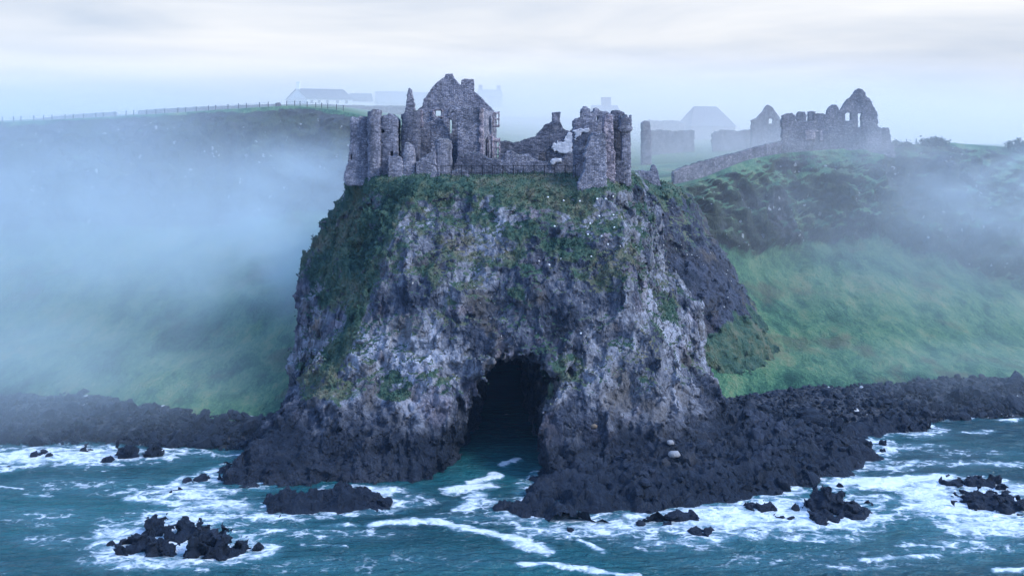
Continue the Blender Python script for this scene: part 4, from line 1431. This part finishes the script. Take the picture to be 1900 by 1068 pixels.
# --- rear range with the single chimney
t = building('courtyard_wall', 990, 322, 136, 'ruined courtyard range with one square chimney and a patch of white plaster', 'castle wall', 'castle on the rock')
rw = ruin('rear_wall', [(924, 332), (926, 262), (945, 262), (952, 266), (965, 263), (975, 258), (993, 253), (998, 246), (1005, 240), (1012, 231), (1025, 226), (1040, 227), (1046, 240), (1058, 244),
                   (1066, 236), (1072, 232), (1074, 332)], 137, 0.9, STONE_DARK, t, holes=[[(999, 299), (1000, 284), (1006, 281), (1014, 284), (1014, 299)]])
ruin('chimney', [(1025, 234), (1025, 213), (1023, 209), (1040, 208), (1039, 214), (1039, 234)], 137.3, 1.0, STONE, t, jag=0.05)
ruin('niche_backing', [(985, 332), (985, 270), (1030, 262), (1070, 266), (1074, 332)], 141, 0.8, STONE_DARK, t)  # dark backing slab added behind the rear wall's opening so the niche reads dark
fw = ruin('front_wall', [(928, 332), (928, 300), (940, 280), (950, 279), (962, 287), (980, 286), (995, 296), (1020, 303), (1040, 300), (1052, 284), (1070, 282), (1084, 275), (1088, 332)], 131, 0.8, STONE, t)
ruin('plaster', [(1023, 281), (1027, 265), (1033, 268), (1038, 262), (1046, 262), (1052, 250), (1057, 246), (1064, 252), (1069, 262), (1064, 272), (1060, 282), (1046, 285), (1036, 283)], 136.75, 0.25, PLASTER, rw,
     jag=0.22, rough=0.03, h=0.1)
ruin('plaster', [(1021, 306), (1022, 294), (1030, 292), (1041, 296), (1040, 302), (1030, 302), (1027, 308)], 130.8, 0.22, PLASTER, fw, jag=0.2, rough=0.03, h=0.1)
# --- corner tower on the right
t = building('corner_tower', 1115, 330, 122, 'right-hand corner tower with a long battered buttress reaching down the cliff', 'tower', 'castle on the rock')
tw = ruin('tower_wall', [(1064, 335), (1063, 240), (1062, 228), (1068, 220), (1078, 217), (1078, 203), (1082, 198), (1090, 198), (1094, 203), (1095, 210), (1100, 210), (1101, 202), (1109, 201), (1114, 207),
                    (1121, 209), (1124, 207), (1131, 209), (1139, 214), (1140, 335)], 125, 1.4, STONE, t, holes=[[(1106, 215), (1109, 215), (1109.5, 225), (1107, 225)]], bulge=0.7)
ruin('plaster', [(1064, 250), (1066, 243), (1075, 240), (1090, 239), (1092, 244), (1080, 247), (1076, 256), (1068, 258)], 124.55, 0.25, PLASTER, tw, jag=0.25, rough=0.03, h=0.1)
ruin('buttress', [(1072, 358), (1072, 340), (1083, 322), (1087, 300), (1084, 286), (1091, 270), (1094, 252), (1100, 247), (1124, 247), (1125, 300), (1127, 357), (1112, 360), (1098, 360), (1086, 367)],
     118.3, 3.0, STONE_LIGHT, t, jag=0.1)
ruin('pier', [(1122, 345), (1121, 216), (1128, 212), (1137, 214), (1138, 270), (1142, 285), (1141, 345)], 120.5, 3.0, STONE_PINK, t, jag=0.08)
ruin('recess_wall', [(1134, 335), (1135, 206), (1142, 204), (1149, 204), (1158, 208), (1160, 335)], 126, 1.0, STONE_DARK, t, jag=0.06)
ruin('low_wall', [(1137, 340), (1138, 302), (1148, 298), (1158, 300), (1160, 340)], 122.0, 0.9, STONE_DARK, t)
tu = ruin('turret', [(1153, 345), (1153, 242), (1149, 236), (1149, 216), (1152, 214), (1154, 217), (1158, 217), (1160, 213), (1164, 213), (1165, 217), (1168, 217), (1169, 213), (1172, 214), (1172.5, 236),
                (1170, 242), (1171, 345)], 124.0, 1.2, STONE, t, bulge=0.7, jag=0.05)
ruin('corbel', [(1148, 242), (1147, 236), (1174, 236), (1173, 242), (1170, 245), (1152, 245)], 123.8, 1.3, STONE_LIGHT, tu, bulge=0.8, jag=0.02, rough=0.03, h=0.1)
# --- broken wall on the neck
ruin('neck_wall', [(1170, 345), (1173, 320), (1180, 317), (1196, 316), (1207, 318), (1209, 307), (1214, 305), (1219, 311), (1222, 320), (1226, 345)], 153, 0.9, STONE,
     label='short broken wall with a stub of masonry on the neck behind the castle', category='wall', group='castle on the rock')
# --- railing along the front of the courtyard
t = building('railing', 950, 328, 121.9, 'black iron railing along the grassy edge in front of the castle', 'railing')


def railing(t):
    Yr = 122.1
    zb = 30.75
    xa, xb = [(q - CX) / F * Yr for q in (818, 1068)]
    n = 13
    for i in range(n + 1):
        x = xa + (xb - xa) * i / n
        box_part('post', [((x - .045, Yr - .045, zb - .4), (x + .045, Yr + .045, zb + 1.22))], IRON, t)
    bars = [((xa, Yr - .02, zb + .18), (xb, Yr + .02, zb + .23)), ((xa, Yr - .021, zb + 1.05), (xb, Yr + .021, zb + 1.10))]
    x = xa + .15
    while x < xb:
        bars.append(((x - .014, Yr - .0145, zb + .02), (x + .014, Yr + .0145, zb + 1.16)))
        x += 0.2
    box_part('bar_panel', bars, IRON, t)


railing(t)

# ================================================================== MAINLAND RUINS AND HOUSES
t = building('ruined_lodging', 1540, 275, 199, 'long misty ruin with a pointed gable on the right-hand clifftop', 'ruin', 'mainland ruins')
lw = ruin('front_wall', [(1452, 298), (1450, 225), (1453, 213), (1470, 210), (1476, 214), (1477, 223), (1490, 225), (1508, 224), (1510, 212), (1530, 211), (1534, 214), (1537, 200), (1541, 195), (1552, 194),
                    (1557, 201), (1558, 206), (1566, 195), (1575, 184), (1587, 171), (1590, 166), (1601, 166), (1605, 173), (1617, 187), (1622, 199), (1628, 208), (1630, 237), (1650, 237), (1653, 258), (1660, 270),
                    (1662, 292), (1600, 298), (1500, 300)], 200, 1.0, STONE_FAR, t,
     holes=[[(1569, 209), (1579, 209), (1579, 224.5), (1569, 224.5)], [(1592, 210), (1600, 210), (1598, 219), (1599, 235.5), (1593, 235.5)], [(1497, 245), (1512, 245), (1512, 258), (1497, 258)]], h=0.17, jag=0.16)
ruin('battlement', [(1477, 250), (1479, 211), (1483, 207), (1494, 208), (1497, 214), (1498, 250)], 206, 0.9, STONE_FAR, t, h=0.17)
ruin('battlement', [(1500, 250), (1500, 208), (1505, 206), (1514, 207), (1515, 212), (1516, 250)], 206, 0.9, STONE_FAR, t, h=0.17)
ruin('window_jamb', [(1494, 262), (1494, 242), (1526, 242), (1526, 262), (1521, 262), (1521, 246), (1513, 246), (1513, 260), (1496.5, 260)], 199.8, 0.3, STONE_PINK, lw, h=0.14, jag=0.05, rough=0.03)
ruin('inner_wall', [(1490, 275), (1490, 236), (1530, 236), (1530, 275)], 203.5, 0.8, STONE_DARK, t, h=0.2)  # dark backing added behind the window hole so the opening looks shaded
ruin('boundary_wall', [(1251, 352), (1251, 316), (1275, 308), (1300, 300), (1330, 292), (1360, 285), (1400, 274), (1452, 261), (1452, 306), (1400, 320), (1340, 345), (1300, 358)], 182.5, 0.8, STONE_FAR,
     yaw=R(33), anchor=1251, h=0.18, jag=0.12, label='long coped stone wall climbing from the neck to the ruined lodging', category='wall', group='mainland ruins')
ruin('ruined_gable', [(1393, 285), (1394, 224), (1398, 221), (1405, 219), (1412, 210), (1420, 200), (1424, 195), (1430, 196), (1438, 205), (1446, 216), (1451, 224), (1452, 285)], 240, 0.9, STONE_FAR,
     holes=[[(1427, 220), (1434, 220), (1434, 229.5), (1427, 229.5)]], h=0.2, label='small lone gable with one window left of the long ruin', category='ruin', group='mainland ruins')
ruin('court_wall', [(1205, 300), (1206, 243), (1225, 241), (1250, 243), (1289, 241), (1289, 300)], 252, 0.9, STONE_FAR, h=0.22, jag=0.2,
     label='pale misty court wall beside the slim wall tower', category='wall', group='mainland ruins')
ruin('court_wall', [(1322, 300), (1320, 250), (1326, 244), (1340, 241), (1372, 242), (1400, 240), (1405, 300)], 248, 0.9, STONE_FAR, h=0.22, jag=0.2,
     label='pale misty court wall below the small lone gable', category='wall', group='mainland ruins')
ruin('wall_tower', [(1190, 330), (1191, 228), (1196, 224), (1206, 226), (1208, 245), (1210, 330)], 226, 2.0, STONE_FAR, h=0.2, bulge=0.8,
     label='slim ruined wall tower rising from the mist behind the corner tower', category='tower', group='mainland ruins')
ruin('field_wall', [(1196, 250), (1200, 222), (1215, 224), (1240, 223), (1262, 224), (1272, 233), (1274, 250)], 300, 0.9, STONE_FAR, h=0.3, jag=0.3,
     label='low hazy wall between the wall tower and the hipped barn', category='wall', group='mainland ruins')
ruin('field_wall', [(925, 235), (930, 216), (980, 217), (1050, 217), (1062, 219), (1064, 240), (990, 238)], 400, 1.2, STONE_FAR, h=0.45, jag=0.2,
     label='faint far wall seen over the courtyard behind the castle', category='wall', group='mainland ruins')
ruin('field_wall', [(255, 222), (255, 205), (330, 200), (420, 196), (500, 193), (520, 193), (520, 210), (400, 212)], 262, 0.7, STONE_FAR, h=0.35, jag=0.08,
     label='long field wall behind the fence leading up to the white cottage', category='wall', group='field walls')
ruin('field_wall', [(58, 232), (62, 221), (110, 215), (160, 211), (216, 207), (218, 226)], 262, 0.7, STONE_FAR, h=0.35, jag=0.08,
     label='shorter field wall behind the fence, nearer the edge of the bay', category='wall', group='field walls')
ruin('field_wall', [(520, 206), (522, 194), (600, 194), (680, 196), (762, 196), (762, 215), (640, 212)], 280, 0.7, STONE_FAR, h=0.35, jag=0.08,
     label='garden wall running below the white cottage towards the castle', category='wall', group='field walls')
ruin('gate_pillar', [(510, 206), (511, 191), (519, 190), (520, 206)], 215, 1.0, STONE_FAR, h=0.12, label='stone gate pillar on the brow where the fence meets the garden wall', category='pillar')


def prism(name, pts2, Y0, Y1, mat, parent, top=None):
    """solid between a front outline (px, py at Y0) and the same outline moved back to Y1 (or `top` as back outline)"""
    a = [P(px, py, Y0) for px, py in pts2]
    if top is None:
        bk = [np.array([p[0], Y1, p[2]]) for p in a]
    else:
        bk = [P(px, py, Y1) for px, py in top]
    n = len(a); b = np.array(PB[parent.name])
    import bmesh
    bm = bmesh.new()
    vs = [bm.verts.new((p - b).tolist()) for p in a + bk]
    bm.faces.new(vs[:n]); bm.faces.new(vs[n:][::-1])
    for i in range(n):
        bm.faces.new((vs[i], vs[n + i], vs[n + (i + 1) % n], vs[(i + 1) % n]))
    bmesh.ops.recalc_face_normals(bm, faces=bm.faces)
    me = bpy.data.meshes.new(name); bm.to_mesh(me); bm.free()
    return obj(name, me, mat, parent)


def house(name, A, Bp, C_, wall_py, eave_py, ridge_py, depth_y, Y, label, wallmat, roofmat, chim=(), wins=(), hip=0.0, group='houses in the mist'):
    """long house: gable corner px A, front corner px Bp, far corner px C_; distances grow away from the front corner"""
    t = building(name, Bp, wall_py, Y, label, 'house', group)
    b = np.array(PB[t.name])
    f0 = P(Bp, wall_py, Y); sc = Y / F
    Ld = np.array([(C_ - Bp) * sc, (C_ - Bp) * sc * 0.35, 0]); Wd = np.array([(A - Bp) * sc, depth_y, 0])
    ze, zr, z0 = CAMZ - (eave_py - HY) * sc, CAMZ - (ridge_py - HY) * sc, f0[2] - 1.5
    g = lambda u, v, z: np.array([f0[0], f0[1], 0]) + Ld * u + Wd * v + np.array([0, 0, z])
    import bmesh

    def solid(nm, verts, faces, mat, par=t):
        me = mk_mesh(nm, np.zeros((0, 3)), np.zeros((0, 4), int)) if False else bpy.data.meshes.new(nm)
        me.from_pydata([(v - b).tolist() for v in verts], [], faces)
        me.update()
        return obj(nm, me, mat, par)
    wv = [g(0, 0, z0), g(1, 0, z0), g(1, 1, z0), g(0, 1, z0), g(0, 0, ze), g(1, 0, ze), g(1, 1, ze), g(0, 1, ze), g(hip, .5, zr - .1), g(1 - hip, .5, zr - .1)]
    if hip > 0:
        wv = wv[:8]
        solid('wall', wv, [(0, 1, 5, 4), (1, 2, 6, 5), (2, 3, 7, 6), (3, 0, 4, 7)], wallmat)
    else:
        solid('wall', wv, [(0, 1, 5, 4), (1, 2, 6, 9, 5), (2, 3, 7, 6), (3, 0, 4, 8, 7)], wallmat)
    o_ = 0.02
    rv_ = [g(-o_, -.04, ze - .05), g(1 + o_, -.04, ze - .05), g(1 + o_, 1.04, ze - .05), g(-o_, 1.04, ze - .05), g(-o_ + hip, .5, zr), g(1 + o_ - hip, .5, zr)]
    rf = [(0, 1, 5, 4), (2, 3, 4, 5), (0, 3, 2, 1)] if hip == 0 else [(0, 1, 5, 4), (2, 3, 4, 5), (1, 2, 5), (3, 0, 4), (0, 3, 2, 1)]
    roof = solid('roof', rv_, rf, roofmat)
    for u, wm, hm in chim:
        c = g(u, .5, 0); box = [c + np.array([-wm / 2, -wm / 2, zr - .6]), c + np.array([wm / 2, wm / 2, zr + hm])]
        cap = [c + np.array([-wm / 2 - .12, -wm / 2 - .12, zr + hm + .002]), c + np.array([wm / 2 + .12, wm / 2 + .12, zr + hm + .2])]
        ch = box_part('chimney', [(box[0], box[1])], wallmat, t)
        PB[ch.name] = PB[t.name]
        box_part('chimney_cap', [(cap[0], cap[1])], wallmat, ch)
    for u, wm, zb_, hm in wins:
        c = g(u, 0, 0); dx = Ld / np.linalg.norm(Ld) * wm / 2; n_ = np.array([Ld[1], -Ld[0], 0]); n_ = n_ / np.linalg.norm(n_)
        zb2 = f0[2] + zb_
        q = [c - dx + n_ * .06, c + dx + n_ * .06, c + dx - n_ * .05, c - dx - n_ * .05]
        vv = [p + np.array([0, 0, zb2]) for p in q] + [p + np.array([0, 0, zb2 + hm]) for p in q]
        solid('window', vv, [(0, 1, 5, 4), (1, 2, 6, 5), (3, 0, 4, 7), (4, 5, 6, 7), (0, 3, 2, 1)], SLATE)
    return t


house('cottage', 523, 570, 650, 194, 183, 163, 7.0, 330, 'white cottage with a slate roof and gable chimney on the misty hill', LIME, SLATE, [(0.03, 1.1, 2.0)],
      [(0.10, 0.9, 0.5, 1.0), (0.26, 0.9, 0.5, 1.0), (0.44, 0.9, 0.5, 1.0), (0.66, 0.9, 0.5, 1.0), (0.86, 0.9, 0.5, 1.0)])
house('outbuilding', 640, 652, 690, 196, 187, 172, 8.0, 345, 'low slate-roofed outbuilding adjoining the white cottage', LIME, SLATE)
house('long_barn', 690, 700, 800, 198, 190, 168, 10.0, 400, 'very faint long barn behind the stone spike of the castle', STONE_FAR, SLATE)
house('hipped_barn', 1268, 1282, 1372, 262, 234, 195, 14.0, 300, 'big hazy barn with a hipped roof behind the mainland walls', STONE_FAR, SLATE, hip=0.26)
house('farmhouse', 1098, 1104, 1152, 232, 208, 194, 8.0, 330, 'faint farmhouse with a broad chimney just above the corner tower', STONE_FAR, SLATE, [(0.55, 3.0, 2.4)])
house('far_house', 884, 890, 932, 192, 178, 165, 8.0, 420, 'barely visible house with two chimneys fading into the fog right of the great gable', STONE_FAR, SLATE, [(0.1, 1.6, 1.6), (0.9, 1.6, 1.6)])

# --- post and wire fence along the left brow


def brow(px):
    Yv = float(np.interp(px, pxg, Yt)) + 4.0
    t_ = 4.0 / (FY[0] - float(np.interp(px, pxg, Yt)))
    z0 = float(np.interp(px, pxg, zt_)); z1 = float(np.interp(px, pxg, fz[0]))
    return np.array([(px - CX) / F * Yv, Yv, z0 + (z1 - z0) * t_])


def fence(pxs, label, hgt=1.25):
    b0 = brow(pxs[0])
    t = thing('fence', b0.tolist(), label, 'fence')
    PB[t.name] = b0
    pts = [brow(p) for p in pxs]
    for p in pts:
        box_part('post', [(p + np.array([-.07, -.07, -.8]), p + np.array([.07, .07, hgt]))], TIMBER, t)
    V, Fc = [], []
    for hz_ in (0.35, 0.7, 1.05):
        for a, c in zip(pts[:-1], pts[1:]):
            n = len(V)
            for p in (a, c):
                for dy, dz in ((-.012, -.012), (.012, -.012), (.012, .012), (-.012, .012)):
                    V.append(p - b0 + np.array([0, dy - .085, hz_ + dz]))
            Fc += [[n + i, n + (i + 1) % 4, n + 4 + (i + 1) % 4, n + 4 + i] for i in range(4)]
    obj('wire', mk_mesh('wire', np.array(V), np.array(Fc), False), IRON, t)


fence([4 + 19.0 * i + 3 * math.sin(i * 2.3) for i in range(27)], 'post and wire fence along the brow of the misty left cliff')
fence([532 + 13.0 * i + 2 * math.sin(i * 1.9) for i in range(9)], 'closer spaced fence on the brow below the white cottage')
fence([1664 + 18.0 * i for i in range(3)], 'short stretch of fence at the end of the long ruin')


def bush(px, py, Y, rx, rz, label, seed):
    b = P(px, py, Y)
    r = np.random.default_rng(seed)
    t = thing('bush', b.tolist(), label, 'bush', 'clifftop bushes')
    n = 2600
    c = r.normal(0, 1, (9, 3)) * np.array([.5, .35, .3]) * np.array([rx, rx, rz]) + np.array([0, 0, rz * .5])
    k = r.integers(0, 9, n)
    p = c[k] + r.normal(0, 1, (n, 3)) * np.array([rx, rx, rz]) * .22
    p[:, 2] = np.abs(p[:, 2])
    a = r.normal(0, .11, (n, 3)); q = r.normal(0, .11, (n, 3))
    V = np.stack([p - a, p + q, p + a, p - q], 1).reshape(-1, 3)
    obj('crown', mk_mesh('crown', V, np.arange(n * 4).reshape(-1, 4)), LEAF, t)
    S = []
    for i in range(7):
        an = r.uniform(0, 6.28); tip = np.array([math.cos(an) * rx * .5, math.sin(an) * rx * .5, rz * .8])
        S.append(np.array([[-.05, 0, -.4], [.05, 0, -.4], tip + [.02, 0, 0], tip - [.02, 0, 0]]))
        S.append(np.array([[0, -.05, -.4], [0, .05, -.4], tip + [0, .02, 0], tip - [0, .02, 0]]))
    obj('twigs', mk_mesh('twigs', np.concatenate(S), np.arange(len(S) * 4).reshape(-1, 4), False), BUSHWOOD, t)


bush(1742, 272, 203, 2.6, 1.6, 'rounded bush on the skyline of the right-hand cliff', 1)
bush(1899, 284, 203, 1.8, 1.9, 'dark bush cut by the right edge of the view on the clifftop', 2)
bush(1665, 272, 203, 1.5, 0.8, 'low bush at the foot of the long ruin by the fence', 3)

# ================================================================== HAZE AND DRIFTING FOG


def vol_box(name, lo, hi, density, color, aniso=0.2, noise=None):
    V = [[(hi if k >> a & 1 else lo)[a] for a in range(3)] for k in range(8)]
    Fc = [(0, 2, 3, 1), (4, 5, 7, 6), (0, 1, 5, 4), (2, 6, 7, 3), (0, 4, 6, 2), (1, 3, 7, 5)]
    m = bpy.data.materials.new(name)
    m.use_nodes = True
    t = m.node_tree
    t.nodes.clear()
    o = t.nodes.new('ShaderNodeOutputMaterial')
    v = t.nodes.new('ShaderNodeVolumePrincipled')
    v.inputs['Color'].default_value = (*color, 1)
    v.inputs['Density'].default_value = density
    v.inputs['Anisotropy'].default_value = aniso
    t.links.new(v.outputs[0], o.inputs['Volume'])
    return obj(name, mk_mesh(name, np.array(V, float), np.array(Fc), False), m, kind='stuff')


vol_box('haze', (-480, -150, -6), (480, 700, 62), 0.00016, (0.45, 0.70, 1.0))


def fog_bank(name, c, r, dens, color, nscale, lo, hi, seed, rot=0.0, zsq=1.0):
    """soft-edged drifting bank of fog: an ellipsoid with a noisy density that falls to nothing at its edge"""
    v, f = ico(3)
    mt = M(name)
    m = mt
    tcn = m.n('ShaderNodeTexCoord').outputs['Object']
    ln = m.n('ShaderNodeVectorMath', operation='LENGTH')
    m.put(ln.inputs[0], tcn)
    fall = m.step(ln.outputs['Value'], 0.25, 0.98, 1.0, 0.0)
    nz = m.noise(m.scale((1, 1, 1.6), vec=m.n('ShaderNodeNewGeometry').outputs['Position']), nscale, 4, 0.6, 0.6)
    nd = m.n('ShaderNodeMapping'); nd.inputs['Location'].default_value = (seed * 3.7, seed, 0)
    pv = m.n('ShaderNodeVolumePrincipled')
    pv.inputs['Color'].default_value = (*color, 1)
    pv.inputs['Anisotropy'].default_value = 0.2
    m.put(pv.inputs['Density'], m.mul(m.mul(fall, m.step(nz, lo, hi)), dens))
    m.t.links.new(pv.outputs[0], m.out.inputs['Volume'])
    for lk in list(m.out.inputs['Surface'].links):
        m.t.links.remove(lk)
    o = obj(name, mk_mesh(name, v, f), m.m, None, c, kind='stuff')
    o.scale = r
    o.rotation_euler = (0, 0, rot)
    return o


FOGC = (1.0, 0.915, 0.835)
FOGB = (0.85, 0.93, 0.93)
fog_bank('fog', (0.0, 385.0, 18.0), (470, 266, 54), 0.027, FOGC, 0.012, 0.1, 0.45, 3)
fog_bank('fog', (-82.0, 164.0, 8.0), (72, 67, 54), 0.025, FOGB, 0.034, 0.12, 0.62, 6)
fog_bank('fog', (78.0, 186.0, 10.0), (70, 76, 46), 0.0085, FOGB, 0.030, 0.25, 0.6, 7)
fog_bank('fog', P(110, 500, 150).tolist(), (54, 34, 26), 0.010, FOGB, 0.050, 0.40, 0.58, 1)
fog_bank('fog', P(560, 500, 158).tolist(), (26, 34, 30), 0.046, FOGB, 0.055, 0.36, 0.58, 2)
fog_bank('fog', P(1880, 380, 178).tolist(), (28, 20, 17), 0.032, FOGB, 0.08, 0.42, 0.60, 4)
fog_bank('fog', P(1500, 290, 196).tolist(), (40, 14, 11), 0.026, FOGC, 0.08, 0.42, 0.60, 5)
fog_bank('fog', P(60, 770, 124).tolist(), (50, 20, 15), 0.030, FOGB, 0.05, 0.2, 0.55, 8)
fog_bank('fog', P(1760, 735, 138).tolist(), (40, 18, 10), 0.018, FOGB, 0.05, 0.2, 0.55, 9)
